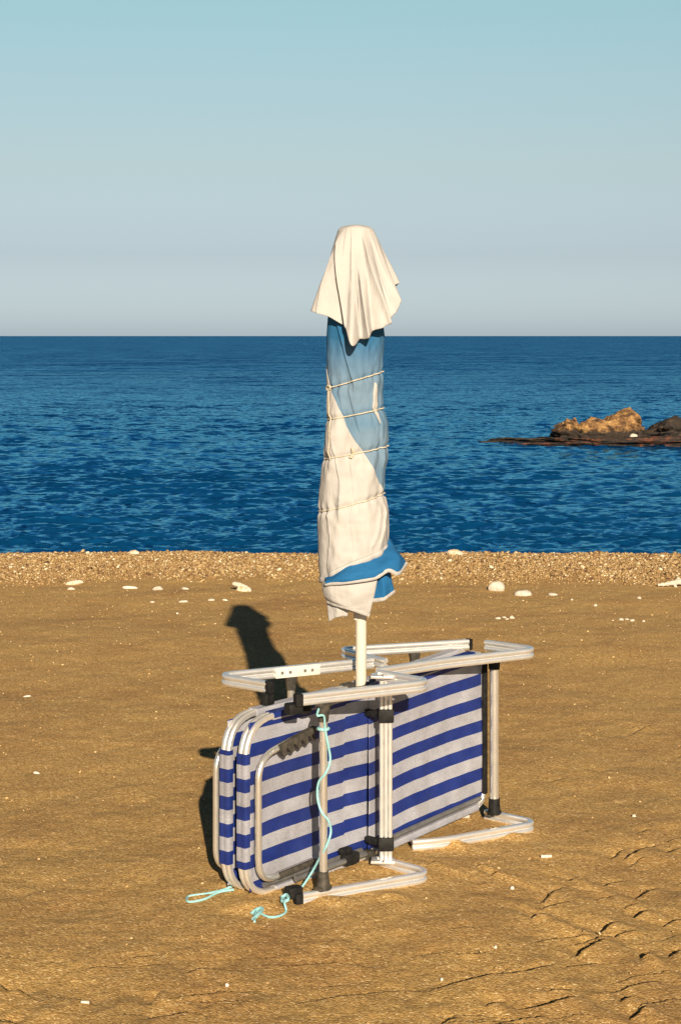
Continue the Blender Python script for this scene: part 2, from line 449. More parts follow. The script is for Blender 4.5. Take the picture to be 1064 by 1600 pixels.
def sea_material():
    m, t, b = new_mat('sea_water')
    tc = N(t, 'ShaderNodeTexCoord')
    n0 = N(t, 'ShaderNodeTexNoise'); n0.inputs['Scale'].default_value = 0.06; n0.inputs['Detail'].default_value = 4
    mp0 = N(t, 'ShaderNodeMapping'); mp0.inputs['Scale'].default_value = (0.5, 1, 1)
    t.links.new(tc.outputs['Object'], mp0.inputs[0]); t.links.new(mp0.outputs[0], n0.inputs['Vector'])
    rp = ramp(t, [(0.35, (0.001, 0.034, 0.145)), (0.65, (0.002, 0.050, 0.185))])
    t.links.new(n0.outputs['Fac'], rp.inputs[0])
    sd = N(t, 'ShaderNodeSeparateXYZ'); t.links.new(tc.outputs['Object'], sd.inputs[0])
    md = N(t, 'ShaderNodeMapRange'); md.inputs[1].default_value = 15; md.inputs[2].default_value = 60; md.inputs[3].default_value = 0.75; md.inputs[4].default_value = 0.0
    t.links.new(sd.outputs['Y'], md.inputs[0])
    sh = N(t, 'ShaderNodeMixRGB'); sh.inputs[2].default_value = (0.002, 0.046, 0.122, 1)      # greener where it is shallow
    t.links.new(md.outputs[0], sh.inputs[0]); t.links.new(rp.outputs[0], sh.inputs[1])
    dif = N(t, 'ShaderNodeBsdfDiffuse'); t.links.new(sh.outputs[0], dif.inputs['Color'])
    glo = N(t, 'ShaderNodeBsdfGlossy'); glo.inputs['Roughness'].default_value = 0.12; glo.inputs['Color'].default_value = (0.29, 0.76, 1.0, 1)
    fre = N(t, 'ShaderNodeFresnel'); fre.inputs['IOR'].default_value = 1.33
    cap = N(t, 'ShaderNodeMath', operation='MINIMUM'); cap.inputs[1].default_value = 0.85    # a ruffled sea never mirrors fully
    t.links.new(fre.outputs[0], cap.inputs[0])
    mix = N(t, 'ShaderNodeMixShader')
    t.links.new(cap.outputs[0], mix.inputs[0]); t.links.new(dif.outputs[0], mix.inputs[1]); t.links.new(glo.outputs[0], mix.inputs[2])
    t.links.new(mix.outputs[0], t.nodes['Material Output'].inputs['Surface'])
    # unresolved wavelets: random facet slopes, more of them the farther out
    sr = N(t, 'ShaderNodeSeparateXYZ'); t.links.new(tc.outputs['Object'], sr.inputs[0])
    rough = N(t, 'ShaderNodeMapRange'); rough.inputs[1].default_value = 16; rough.inputs[2].default_value = 75; rough.inputs[3].default_value = 0.55; rough.inputs[4].default_value = 1.1
    t.links.new(sr.outputs['Y'], rough.inputs[0])
    last = N(t, 'ShaderNodeNewGeometry').outputs['Normal']
    for sc, k, sx in ((0.55, 0.75, 0.36), (2.0, 0.8, 0.42), (6.0, 1.8, 0.36), (15.0, 1.5, 0.42)):
        n = N(t, 'ShaderNodeTexNoise'); n.inputs['Scale'].default_value = sc; n.inputs['Detail'].default_value = 2
        mp = N(t, 'ShaderNodeMapping'); mp.inputs['Scale'].default_value = (sx, 1, 1); mp.inputs['Location'].default_value = (sc * 3, sc, 0)
        t.links.new(tc.outputs['Object'], mp.inputs[0]); t.links.new(mp.outputs[0], n.inputs['Vector'])
        sb = N(t, 'ShaderNodeVectorMath', operation='SUBTRACT'); sb.inputs[1].default_value = (0.5, 0.5, 0.5)
        t.links.new(n.outputs['Color'], sb.inputs[0])
        mu0 = N(t, 'ShaderNodeVectorMath', operation='MULTIPLY'); mu0.inputs[1].default_value = (k * .7, k, 0)
        t.links.new(sb.outputs[0], mu0.inputs[0])
        mu = N(t, 'ShaderNodeVectorMath', operation='SCALE')
        t.links.new(mu0.outputs[0], mu.inputs[0]); t.links.new(rough.outputs[0], mu.inputs['Scale'])
        ad = N(t, 'ShaderNodeVectorMath', operation='ADD')
        t.links.new(last, ad.inputs[0]); t.links.new(mu.outputs[0], ad.inputs[1])
        last = ad.outputs[0]
    # farther out only the shoreward sides of the wavelets stay in view
    sy = N(t, 'ShaderNodeSeparateXYZ'); t.links.new(tc.outputs['Object'], sy.inputs[0])
    mr = N(t, 'ShaderNodeMapRange'); mr.inputs[1].default_value = 16; mr.inputs[2].default_value = 130; mr.inputs[3].default_value = 0.09; mr.inputs[4].default_value = -0.25
    t.links.new(sy.outputs['Y'], mr.inputs[0])
    gu = N(t, 'ShaderNodeTexNoise'); gu.inputs['Scale'].default_value = 0.22; gu.inputs['Detail'].default_value = 4      # gusts
    gm = N(t, 'ShaderNodeMapping'); gm.inputs['Scale'].default_value = (0.5, 1, 1)
    t.links.new(tc.outputs['Object'], gm.inputs[0]); t.links.new(gm.outputs[0], gu.inputs['Vector'])
    ga = N(t, 'ShaderNodeMapRange'); ga.inputs[1].default_value = 0.3; ga.inputs[2].default_value = 0.7; ga.inputs[3].default_value = -0.11; ga.inputs[4].default_value = 0.11
    t.links.new(gu.outputs['Fac'], ga.inputs[0])
    gs = N(t, 'ShaderNodeMath', operation='ADD'); t.links.new(mr.outputs[0], gs.inputs[0]); t.links.new(ga.outputs[0], gs.inputs[1])
    cb = N(t, 'ShaderNodeCombineXYZ'); t.links.new(gs.outputs[0], cb.inputs['Y'])
    bi = N(t, 'ShaderNodeVectorMath', operation='ADD'); t.links.new(last, bi.inputs[0]); t.links.new(cb.outputs[0], bi.inputs[1])
    last = bi.outputs[0]
    nm = N(t, 'ShaderNodeVectorMath', operation='NORMALIZE')
    t.links.new(last, nm.inputs[0])
    t.links.new(nm.outputs[0], glo.inputs['Normal']); t.links.new(nm.outputs[0], fre.inputs['Normal'])
    t.nodes.remove(b)
    return m
M['sea'] = sea_material()

def rock_material(name, top, mid, low, wet=None):
    m, t, b = new_mat(name)
    tc = N(t, 'ShaderNodeTexCoord')
    nz = N(t, 'ShaderNodeTexNoise'); nz.inputs['Scale'].default_value = 5; nz.inputs['Detail'].default_value = 9; nz.inputs['Roughness'].default_value = 0.65
    t.links.new(tc.outputs['Object'], nz.inputs['Vector'])
    rp = ramp(t, [(0.38, low), (0.5, mid), (0.64, top)])
    t.links.new(nz.outputs['Fac'], rp.inputs[0]); t.links.new(rp.outputs[0], b.inputs['Base Color'])
    if wet:         # foot band darkened for tide wetness and the base shadow painted in
        sz_ = N(t, 'ShaderNodeSeparateXYZ'); t.links.new(tc.outputs['Object'], sz_.inputs[0])
        ad_ = N(t, 'ShaderNodeMath', operation='MULTIPLY_ADD'); ad_.inputs[1].default_value = 0.22
        t.links.new(nz.outputs['Fac'], ad_.inputs[0]); t.links.new(sz_.outputs['Z'], ad_.inputs[2])
        mr_ = N(t, 'ShaderNodeMapRange'); mr_.inputs[1].default_value = wet + .10; mr_.inputs[2].default_value = wet + .18
        t.links.new(ad_.outputs[0], mr_.inputs[0])
        mx_ = N(t, 'ShaderNodeMixRGB'); mx_.inputs[1].default_value = (0.018, 0.011, 0.006, 1)
        t.links.new(mr_.outputs[0], mx_.inputs[0]); t.links.new(rp.outputs[0], mx_.inputs[2]); t.links.new(mx_.outputs[0], b.inputs['Base Color'])
    b.inputs['Roughness'].default_value = 0.85
    n2 = N(t, 'ShaderNodeTexNoise'); n2.inputs['Scale'].default_value = 11; n2.inputs['Detail'].default_value = 8
    t.links.new(tc.outputs['Object'], n2.inputs['Vector'])
    bp = N(t, 'ShaderNodeBump'); bp.inputs['Strength'].default_value = 0.8; bp.inputs['Distance'].default_value = 0.07
    t.links.new(n2.outputs['Fac'], bp.inputs['Height']); t.links.new(bp.outputs[0], b.inputs['Normal'])
    return m
M['rock'] = rock_material('golden_rock', (0.38, 0.225, 0.080), (0.17, 0.085, 0.028), (0.025, 0.013, 0.006), wet=.19)
M['dark_rock'] = rock_material('wet_dark_rock', (0.05, 0.03, 0.016), (0.02, 0.013, 0.009), (0.006, 0.005, 0.004))
M['weed_rock'] = rock_material('weed_covered_ledge', (0.13, 0.038, 0.016), (0.024, 0.014, 0.009), (0.006, 0.0055, 0.005))

# ------------------------------------------------------------------ sand
SEA_Z = -0.35
MOUNDS = []          # sand heaped against the lounger feet
for a_, b_, r_, h_ in ((708, 1322, .05, .022), (520, 1412, .06, .012), (610, 1404, .05, .014), (700, 1336, .10, -.008), (400, 1420, .07, .016), (800, 1308, .05, .014), (360, 1385, .05, .012)):
    g_ = ground_pt(a_, b_); MOUNDS.append((g_.x, g_.y, r_, h_))
def base_z(X, Y):
    z = 0.010 * fbm(X * 0.9, Y * 0.9, 1, 4)
    z = z + 0.004 * fbm(X * 5, Y * 5, 5, 3)
    w = np.clip((9.0 - Y) / 4.0, 0.25, 1.0)
    z = z + w * 0.0018 * fbm(X * 16, Y * 16, 21, 3)
    z = z + 0.0075 * np.clip((6.6 - Y) / 1.6, 0, 1) * fbm(X * 2.6 + 3, Y * 2.2, 51, 3, .45)      # trodden, softened footprints
    for mx, my, mr, mh in MOUNDS:
        z = z + mh * np.exp(-((X - mx) ** 2 + ((Y - my) * 1.3) ** 2) / mr ** 2)
    # berm then slope down to the sea
    z = z + 0.035 * np.clip((Y - 12.4) / 1.3, 0, 1) ** 1.3
    z = z - 0.24 * np.clip((Y - 13.9 - 0.08 * vnoise(X * 1.1, Y * 0, 41)), 0, 40)
    return z

# small scarps in the wind-packed sand: (points in photo pixels, height)
SC = []
def z7(*p): return [(664 + a / 2.66, 1200 + b / 2.66) for a, b in p]
def z8(*p): return [(a / 2.66, 1200 + b / 2.66) for a, b in p]
for pts, hgt in (
    (z7((10, 925), (85, 912), (290, 878), (430, 855), (535, 812)), .050), (z7((380, 1000), (470, 1000), (670, 955)), .045),
    (z7((500, 932), (625, 925)), .03), (z7((250, 992), (330, 976)), .03), (z7((620, 778), (750, 712)), .055),
    (z7((460, 725), (530, 710), (605, 693), (700, 680)), .045), (z7((440, 624), (510, 604)), .04), (z7((485, 588), (595, 548)), .035),
    (z7((475, 558), (565, 486)), .03), (z7((715, 674), (800, 632)), .04), (z7((600, 467), (650, 454)), .04), (z7((730, 487), (830, 462)), .03),
    (z7((820, 378), (965, 315)), .045), (z7((775, 373), (825, 328)), .03), (z7((1005, 362), (1110, 335)), .04), (z7((870, 619), (940, 593)), .04),
    (z7((875, 538), (965, 488)), .035), (z7((895, 787), (955, 780)), .05), (z7((1010, 779), (1100, 768)), .04), (z7((560, 826), (780, 806)), .03),
    (z7((810, 967), (905, 954)), .04), (z7((980, 658), (1120, 622)), .03), (z7((130, 784), (280, 770)), .025), (z7((1000, 305), (1100, 290)), .03),
    (z7((210, 414), (250, 404)), .02), (z7((270, 447), (310, 434)), .025), (z7((60, 1062), (140, 1040)), .03), (z7((850, 1040), (930, 1000)), .03),
    (z8((770, 862), (830, 841), (900, 845), (1010, 850)), .04), (z8((590, 1062), (740, 1055), (835, 1038)), .04), (z8((690, 972), (800, 966), (910, 950), (1070, 932)), .045),
    (z8((-40, 890), (40, 935), (90, 930), (165, 966)), .035), (z8((500, 808), (655, 784)), .022), (z8((630, 988), (668, 938)), .02), (z8((0, 1045), (80, 1062)), .03)):
    SC.append(([ground_pt(a, b) for a, b in pts], hgt))
for k in range(26):     # a few fainter ones beyond
    px, py = random.uniform(640, 1150), random.uniform(1130, 1420)
    if px < 850 and py < 1330: continue
    L = random.uniform(12, 34)
    SC.append(([ground_pt(px, py), ground_pt(px + L, py - L * random.uniform(.2, .5))], random.uniform(.010, .022)))

for k in range(60):     # low soft ripples over the trodden foreground
    px, py = random.uniform(-60, 1120), random.uniform(1440, 1640)
    if px < 560 and py < 1500: continue
    L_ = random.uniform(60, 190); sl = random.uniform(-.05, .28) if px > 300 else random.uniform(-.3, .2)
    pts = [ground_pt(px + L_ * i / 3, py - L_ * sl * i / 3 + random.uniform(-5, 5)) for i in range(4)]
    SC.append((pts, random.uniform(.008, .020)))
def scarps(X, Y):
    Z = np.zeros_like(X)
    for pts, hgt in SC:
        xs = [p.x for p in pts]; ys = [p.y for p in pts]
        m = (X > min(xs) - .35) & (X < max(xs) + .35) & (Y > min(ys) - .35) & (Y < max(ys) + .35)
        if not m.any(): continue
        x = X[m] + 0.003 * vnoise(X[m] * 22, Y[m] * 22, 61); y = Y[m] + 0.004 * vnoise(X[m] * 18, Y[m] * 18, 62)
        best = np.full(x.shape, 9.0); q = np.zeros(x.shape); tt = np.zeros(x.shape)
        Ls = [math.hypot(b.x - a.x, b.y - a.y) for a, b in zip(pts, pts[1:])]; T = sum(Ls); acc = 0
        for (a, b), L in zip(zip(pts, pts[1:]), Ls):
            ux, uy = (b.x - a.x) / L, (b.y - a.y) / L
            t = np.clip((x - a.x) * ux + (y - a.y) * uy, 0, L)
            dx, dy = x - a.x - t * ux, y - a.y - t * uy
            d = np.hypot(dx, dy)
            s = -dx * uy + dy * ux          # >0 on the far side
            n = d < best
            best[n] = d[n]; q[n] = np.sign(s[n]) * d[n]; tt[n] = (acc + t[n]) / T
            acc += L
        env = np.sin(np.pi * np.clip(tt, 0, 1)) ** 0.8
        near = 0.38 * np.exp(-best / 0.16); far = -0.62 * np.exp(-best / 0.06)
        Z[m] += 0.62 * hgt * env * np.where(q < 0, near, far)
    return Z

def cum(segs):
    out = [segs[0][0]]
    for a, b, st in segs:
        n = max(1, int(round((b - a) / st)))
        out += list(a + (b - a) * (np.arange(1, n + 1) / n))
    return np.array(out)
gx = cum([(-300, -40, 40), (-40, -6, 3), (-6, -2.9, .12), (-2.9, -1.75, .02), (-1.75, 1.75, .0055), (1.75, 2.9, .02), (2.9, 6, .12), (6, 40, 3), (40, 300, 40)])
gy = cum([(-300, -20, 40), (-20, 2, 2), (2, 3.9, .06), (3.9, 6.2, .0055), (6.2, 8.5, .010), (8.5, 12.2, .018), (12.2, 15, .03), (15, 22, .3), (22, 60, 4)])
GX, GY = np.meshgrid(gx, gy)
GZ = base_z(GX, GY) + scarps(GX, GY)
GZ = np.maximum(GZ, -6)
# sand settles flat under the loungers and heaps a little against their feet
me = grid_mesh('sand', np.stack([GX, GY, GZ], -1).reshape(-1, 3), len(gx), len(gy))
sand = tag(link_mesh('sand', me, M['sand']), kind='structure')

# ------------------------------------------------------------------ sea
def sea_mesh():
    tcol = cum([(-14, -2, 1.0), (-2, -.5, .05), (-.5, -.235, .004), (-.235, .235, .00062), (.235, .5, .004), (.5, 2, .05), (2, 14, 1.0)])
    k = (CAMH - SEA_Z) * FPX
    d = [15.4 + .03 * i for i in range(30)]
    y0 = k / d[-1]
    y = y0
    while y > 14:
        y -= 0.62
        d.append(k / y)
    dd = d[-1]
    while dd < 45000:
        dd *= 1.18
        d.append(dd)
    d = np.array(d)
    T, D = np.meshgrid(tcol, d)
    X = T * D; Y = D
    dd_row = np.gradient(d)[:, None]
    dx_ = np.maximum(0.0009 * D, 0.01)
    Z = np.zeros_like(X); DX = np.zeros_like(X); DY = np.zeros_like(X)
    r = np.random.default_rng(5)
    nw = 90
    for i in range(nw):
        lam = 0.09 * (1.0 / 0.09) ** ((i + r.random()) / nw)
        th = R(90 + 14) + r.normal(0, 0.42)            # travel direction, roughly along +-Y
        kx, ky = math.cos(th) * 2 * math.pi / lam, math.sin(th) * 2 * math.pi / lam
        amp = 0.0042 * lam ** 0.75 * r.uniform(.6, 1.2)
        ph = r.random() * 6.283
        fade = np.clip((lam / (dd_row * 1.0) - 1.0) / 1.5, 0, 1)
        calm = 1.0
        arg = kx * X + ky * Y + ph
        s, c = np.sin(arg), np.cos(arg)
        Z += amp * fade * c
        DX -= 0.5 * amp * fade * math.cos(th) * s
        DY -= 0.5 * amp * fade * math.sin(th) * s
    # gusts: patches of calmer and rougher water
    g = 1.0 + 0.45 * fbm(X * 0.10, Y * 0.05, 71, 3)
    lim = np.where(np.abs(T) < 0.6, 1.0, 0.0)
    Z = Z * g * lim; DX = DX * g * lim; DY = DY * g * lim
    Z += SEA_Z
    return grid_mesh('sea', np.stack([X + DX, Y + DY, Z], -1).reshape(-1, 3), len(tcol), len(d))
sea = tag(link_mesh('sea', sea_mesh(), M['sea']), kind='structure')

# ------------------------------------------------------------------ loose grains: shore pebbles and grit
def scatter(name, pts, sizes, tones, mat, flat=0.6):
    ico = bmesh.new(); bmesh.ops.create_icosphere(ico, subdivisions=1, radius=1.0)
    V = np.array([v.co[:] for v in ico.verts]); ico.verts.index_update()
    F = np.array([[v.index for v in f.verts] for f in ico.faces]); ico.free()
    n = len(pts)
    a = rng.uniform(0, 6.283, n); tilt = rng.normal(0, 0.35, (n, 2))
    sc = sizes[:, None] * np.stack([rng.uniform(.8, 1.35, n), rng.uniform(.6, 1.0, n), np.full(n, flat) * rng.uniform(.6, 1.3, n)], -1)
    P = V[None] * sc[:, None, :]
    P = P * (1 + 0.12 * rng.normal(0, 1, (n, len(V), 1)))
    x = P[..., 0] * np.cos(a)[:, None] - P[..., 1] * np.sin(a)[:, None]
    y = P[..., 0] * np.sin(a)[:, None] + P[..., 1] * np.cos(a)[:, None]
    z = P[..., 2] + x * tilt[:, :1] + y * tilt[:, 1:]
    co = np.stack([x, y, z], -1) + pts[:, None, :]
    me = bpy.data.meshes.new(name)
    nv = len(V)
    me.vertices.add(n * nv); me.vertices.foreach_set('co', co.astype(np.float32).ravel())
    q = (F[None] + (np.arange(n) * nv)[:, None, None]).reshape(-1, 3)
    me.loops.add(q.size); me.loops.foreach_set('vertex_index', q.astype(np.int32).ravel())
    me.polygons.add(len(q)); me.polygons.foreach_set('loop_start', (np.arange(len(q)) * 3).astype(np.int32))
    me.polygons.foreach_set('loop_total', np.full(len(q), 3, dtype=np.int32))
    at = me.attributes.new('tone', 'FLOAT', 'POINT')
    at.data.foreach_set('value', np.repeat(tones, nv).astype(np.float32))
    me.update(calc_edges=True)
    return link_mesh(name, me, mat)

def gz(x, y): return base_z(x, y)
n = 150000
px = rng.uniform(-4.6, 4.6, n)
py = 12.42 + 1.88 * rng.power(1.9, n) + 0.10 * vnoise(px * 1.3, px * 0, 33) + 0.05 * vnoise(px * 5, px * 0, 34)
sz = rng.gamma(3.0, 0.0019, n) * np.where(rng.random(n) < .015, 2.0, 1.0)
sz = np.clip(sz, 0.003, 0.024)
tn = np.clip(rng.normal(.52, .24, n), 0, 1)
peb = scatter('pebbles', np.stack([px, py, gz(px, py) + sz * 0.25], -1), sz, tn, M['pebble'])
tag(peb, 'band of golden brown pebbles along the edge of the sea', 'pebbles', kind='stuff')

n = 9000
px = rng.uniform(-2.6, 2.6, n); py = 4.2 + 8.6 * rng.random(n) ** 0.6
sz = np.clip(rng.gamma(2.5, 0.0009, n), 0.001, 0.008)
tn = np.clip(rng.normal(.36, .22, n), 0, 1)
grit = scatter('shell_grit', np.stack([px, py, gz(px, py) + sz * 0.2], -1), sz, tn, M['grit'])
tag(grit, 'fine shell grit and tiny pebbles strewn over the sand', 'grit', kind='stuff')

# ------------------------------------------------------------------ umbrella
UX, UD = 0.0686, 5.895
def up(px, py, fwd=0.0):            # a point near the umbrella's axis plane, fwd metres towards the viewer's side
    return depth_pt(px, py, UD - fwd)
umb = empty('beach_umbrella', (UX, UD, 0), 0, 'furled blue and cream beach umbrella on a pale pole between the folded loungers', 'umbrella')
def build_local(mb, name, mat, parent, origin):
    o = mb.build(name, mat, parent)
    for v in o.data.vertices: v.co -= Vector(origin)
    return o
UO = Vector((UX, UD, 0))
mb = MB(); mb.tube([(UX, UD, -0.25), (UX, UD, .3), (UX, UD, .9)], 0.0182, 24)
build_local(mb, 'lower_pole', M['pole'], umb, UO)
mb = MB(); mb.tube([(UX - .012, UD, .80), (UX - .012, UD, 2.08)], 0.013, 16)
build_local(mb, 'upper_pole', M['pole'], umb, UO)

OUT = np.array([(470, 520, 592), (495, 512, 598), (525, 510, 600), (560, 510, 597), (590, 511, 596), (610, 513, 596), (640, 513, 598), (660, 512, 603), (680, 510, 605),
                (705, 508, 603), (720, 507, 603), (745, 503, 601), (770, 500, 600), (800, 499, 603), (825, 499, 604), (850, 500, 603), (880, 501, 598), (905, 504, 592), (930, 512, 588)], float)
def zpx(z): return HOR + (CAMH - z) * FPX / UD
def ypx2z(y): return CAMH - (y - HOR) * UD / FPX
ROPES = [(607, 580), (655, 637), (716, 696), (798, 770)]    # photo rows at the left and right edge
BFOLDS = [  # overlapping folds: (row, photo column) points, height as share of radius, width in px
    ([(490, 524), (506, 528), (530, 534), (555, 539), (580, 546), (600, 552)], .085, 22), ([(525, 573), (573, 571), (600, 574)], .06, 16),
    ([(600, 517), (640, 515), (700, 514), (722, 518)], .05, 10), ([(640, 523), (690, 523), (712, 527), (757, 532), (800, 531)], .05, 18),
    ([(610, 545), (640, 552), (675, 562)], .04, 16), ([(590, 584), (640, 579), (665, 588)], .05, 12), ([(655, 592), (690, 595), (720, 597)], .07, 9),
    ([(725, 548), (765, 552), (800, 549)], .025, 20), ([(800, 515), (840, 518), (880, 515)], .04, 14), ([(790, 545), (850, 552)], .022, 18),
    ([(800, 590), (825, 586), (850, 578)], .05, 9), ([(795, 597), (820, 594), (845, 588)], .05, 8), ([(610, 530), (650, 537)], .03, 12)]
def body_point(th, ypx, off=0.0):
    """th: 0 right, pi/2 towards the camera, pi left (arrays)"""
    l = np.interp(ypx, OUT[:, 0], OUT[:, 1]); r = np.interp(ypx, OUT[:, 0], OUT[:, 2])
    k = UD / FPX
    cx = ((l + r) / 2 - CX) * k; w = (r - l) / 2 * k
    fold = 0.030 * np.sin(5 * th + 1.2 + (ypx - 600) * 0.010) + 0.020 * np.sin(9 * th + 0.5 - (ypx - 600) * 0.017) + 0.018 * vnoise(th * 3.1, ypx * 0.035, 81) + 0.014 * vnoise(th * 6, ypx * 0.09, 82)
    side = np.clip(np.sin(th), -1, 1) ** 2
    f = 1 + fold * (0.25 + 1.35 * side)
    c = np.cos(th); s = np.sin(th)
    for a, b in ROPES:
        yr = (a + b) / 2 - (a - b) / 2 * c
        f = f * (1 - 0.065 * np.exp(-((ypx - yr) / 4.5) ** 2)) * (1 + 0.012 * np.exp(-((ypx - yr - 18) / 12) ** 2))
        f = f + 0.026 * np.exp(-((ypx - yr) / 16) ** 2) * np.sin(17 * th + a)
    xpx = (l + r) / 2 + (r - l) / 2 * c
    for pts, amp, wid in BFOLDS:
        ys_ = [q[0] for q in pts]; xs_ = [q[1] for q in pts]
        env = np.clip((ypx - ys_[0] + 14) / 18, 0, 1) * np.clip((ys_[-1] + 14 - ypx) / 18, 0, 1)
        d_ = xpx - np.interp(ypx, ys_, xs_)
        f = f + 1.5 * amp * env * np.where(d_ > 0, np.exp(-np.clip(d_, 0, None) / wid), np.exp(np.clip(d_, None, 0) / 0.9)) * (s > 0)
    X = cx + (w * f + off) * c
    Yd = UD - (w * 0.86 * f + off) * s
    return X, Yd, ypx2z(ypx)

def sheet_obj(name, P, nu, nv, mat, thick=0.0022, parent=umb, origin=UO, close_u=False, offset=0.0):
    co = np.asarray(P, float).reshape(-1, 3) - np.array(origin)
    me = grid_mesh(name, co, nu, nv, close_u)
    o = link_mesh(name, me, mat, parent)
    if thick:
        md = o.modifiers.new('thickness', 'SOLIDIFY'); md.thickness = thick; md.offset = offset
    return o

th = np.linspace(0, 2 * np.pi, 321)[:-1]; yy = np.linspace(470, 915, 340)
TH, YY = np.meshgrid(th, yy)
X, Yd, Z = body_point(TH, YY)
Z = np.broadcast_to(Z, X.shape)
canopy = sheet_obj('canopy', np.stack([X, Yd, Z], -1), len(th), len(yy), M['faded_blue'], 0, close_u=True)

# cream panel wound over the blue cloth, its edge running down from upper left to lower right
EDGE = np.array([(572, 509.5), (580, 511.5), (589, 514), (601, 517), (632, 530), (664, 541), (689, 556), (701, 566), (719, 575), (743, 587), (757, 594), (773, 598), (790, 606)], float)
HEMX = np.array([(500, 908), (512, 903), (528, 890), (545, 880), (565, 871), (585, 861), (597, 850), (606, 836), (620, 832)], float)
rows = np.linspace(0, 1, 260); cols = np.linspace(0, 1, 200)
P = []
def edge_theta(y):
    l = np.interp(y, OUT[:, 0], OUT[:, 1]); r = np.interp(y, OUT[:, 0], OUT[:, 2])
    xb = np.interp(y, EDGE[:, 0], EDGE[:, 1])
    c = np.clip((xb - (l + r) / 2) / ((r - l) / 2), -1, 1)
    t = math.acos(c)
    if y > 773: t = t - 0.6 * min(1, (y - 773) / 20)
    return t
for rr in rows:
    y = 572 + rr * (905 - 572)
    t0 = edge_theta(y); t1 = R(215)
    t = t0 + (t1 - t0) * cols
    y_use = np.full_like(t, y)
    if y > 780:
        l = np.interp(y, OUT[:, 0], OUT[:, 1]); r = np.interp(y, OUT[:, 0], OUT[:, 2])
        xs = (l + r) / 2 + (r - l) / 2 * np.cos(t)
        hem = np.interp(xs, HEMX[:, 0], HEMX[:, 1])
        hem = np.where(t > R(180), 908, hem)
        y_use = 780 + (y - 780) / (905 - 780) * (hem - 780)
    low = np.clip((y_use - 800) / 90, 0, 1)
    off = 0.001 + 0.002 * np.clip((y - 575) / 40, 0, 1) + 0.004 * low + 0.0030 * low * np.sin(t * 14 + y_use * 0.10) * np.clip(np.cos(t - 0.7), 0, 1)
    x_, d_, z_ = body_point(t, y_use, off)
    P.append(np.stack([x_, d_, z_], -1))
P = np.array(P)
cp = sheet_obj('canopy_panel', P, len(cols), len(rows), M['cream'], 0.002)
hemline = [Vector(p) for p in P[-1][::2]]
mb = MB(); mb.sweep([p + Vector((0, -.004, .004)) for p in hemline], [(0.003, -.010), (.006, -.005), (.006, .005), (.003, .010), (-.003, .010), (-.006, .005), (-.006, -.005), (-.003, -.010)], up=(0, -.3, 1))
build_local(mb, 'hem', M['cream'], umb, UO)
# narrow cream sliver of the next panel on the right
SLV = np.array([(596, 581, 582.5), (612, 580.5, 586), (625, 580, 588), (636, 579, 588), (643, 583, 588.5), (652, 586, 589.5), (662, 590.5, 591)], float)
P = []
for y in np.linspace(597, 661, 40):
    l = np.interp(y, OUT[:, 0], OUT[:, 1]); r = np.interp(y, OUT[:, 0], OUT[:, 2])
    a = np.interp(y, SLV[:, 0], SLV[:, 1]); b = np.interp(y, SLV[:, 0], SLV[:, 2])
    xs = np.linspace(a, b, 8)
    t = np.arccos(np.clip((xs - (l + r) / 2) / ((r - l) / 2), -1, 1))
    x_, d_, z_ = body_point(t, np.full_like(t, y), 0.003)
    P.append(np.stack([x_, d_, np.broadcast_to(z_, x_.shape)], -1))
sheet_obj('canopy_panel', np.array(P), 8, 40, M['cream'], 0.002)

# sheets given by rows of control points (photo px, photo py, metres towards the viewer)
def ctrl_sheet(name, rows, mat, n=10, thick=0.0025, hem_rows=(), hem_mat=None, wob=0.0, seed=0):
    R_ = [crom([Vector(c) for c in r], n) for r in rows]
    cols = list(zip(*R_))
    C_ = [crom(list(c), n) for c in cols]
    nu, nv = len(C_), len(C_[0])
    P = np.array([[up(*C_[i][j]) for i in range(nu)] for j in range(nv)])
    if wob:
        u, v = np.meshgrid(np.linspace(0, 3, nu), np.linspace(0, 3, nv))
        P[..., 1] += wob * fbm(u * 1.3, v * 0.8, 90 + seed, 3)
    o = sheet_obj(name, P, nu, nv, mat, thick)
    for which, col in hem_rows:
        line = {'bottom': P[-1], 'top': P[0], 'left': P[:, 0], 'right': P[:, -1]}[which]
        mb = MB(); mb.sweep([Vector(p) for p in line], [(0.0016, -.0062), (.0034, -.003), (.0034, .003), (.0016, .0062), (-.0016, .0062), (-.0034, .003), (-.0034, -.003), (-.0016, -.0062)], up=(0, -0.2, 1))
        h = build_local(mb, 'trim', col, umb, UO); h.parent = o
    return o
ctrl_sheet('flap', [[(507, 896, .03), (530, 878, .06), (560, 860, .05), (588, 846, .01), (603, 836, -.02), (608, 840, -.05)],
                    [(508, 903, .060), (535, 889, .092), (566, 876, .088), (592, 866, .064), (614, 858, .042), (620, 860, .0)],
                    [(508, 909, .09), (538, 900, .125), (570, 893, .115), (600, 883, .10), (622, 872, .07), (630, 872, .015)],
                    [(508, 912, .09), (545, 909, .125), (585, 903, .112), (606, 891, .105), (622, 896, .085), (635, 880, .02)]],
           M['blue'], hem_rows=(('bottom', M['cream']),), wob=.006, seed=1)
ctrl_sheet('flap', [[(584, 893, .045), (598, 893, .06), (609, 888, .035)],
                    [(586, 912, .05), (600, 912, .065), (612, 907, .035)],
                    [(582, 938, .05), (600, 935, .06), (616, 924, .03)]],
           M['blue'], hem_rows=(('bottom', M['cream']),), wob=.004, seed=2)
ctrl_sheet('flap', [[(504, 908, .05), (517, 908, .093), (550, 906, .108), (590, 902, .085)],
                    [(504, 920, .05), (518, 926, .095), (550, 926, .112), (587, 920, .088)],
                    [(507, 932, .05), (522, 940, .088), (548, 946, .102), (582, 942, .08)],
                    [(512, 940, .045), (526, 945, .08), (548, 951, .096), (577, 961, .07)]],
           M['cream'], hem_rows=(('bottom', M['cream']),), wob=.004, seed=3)
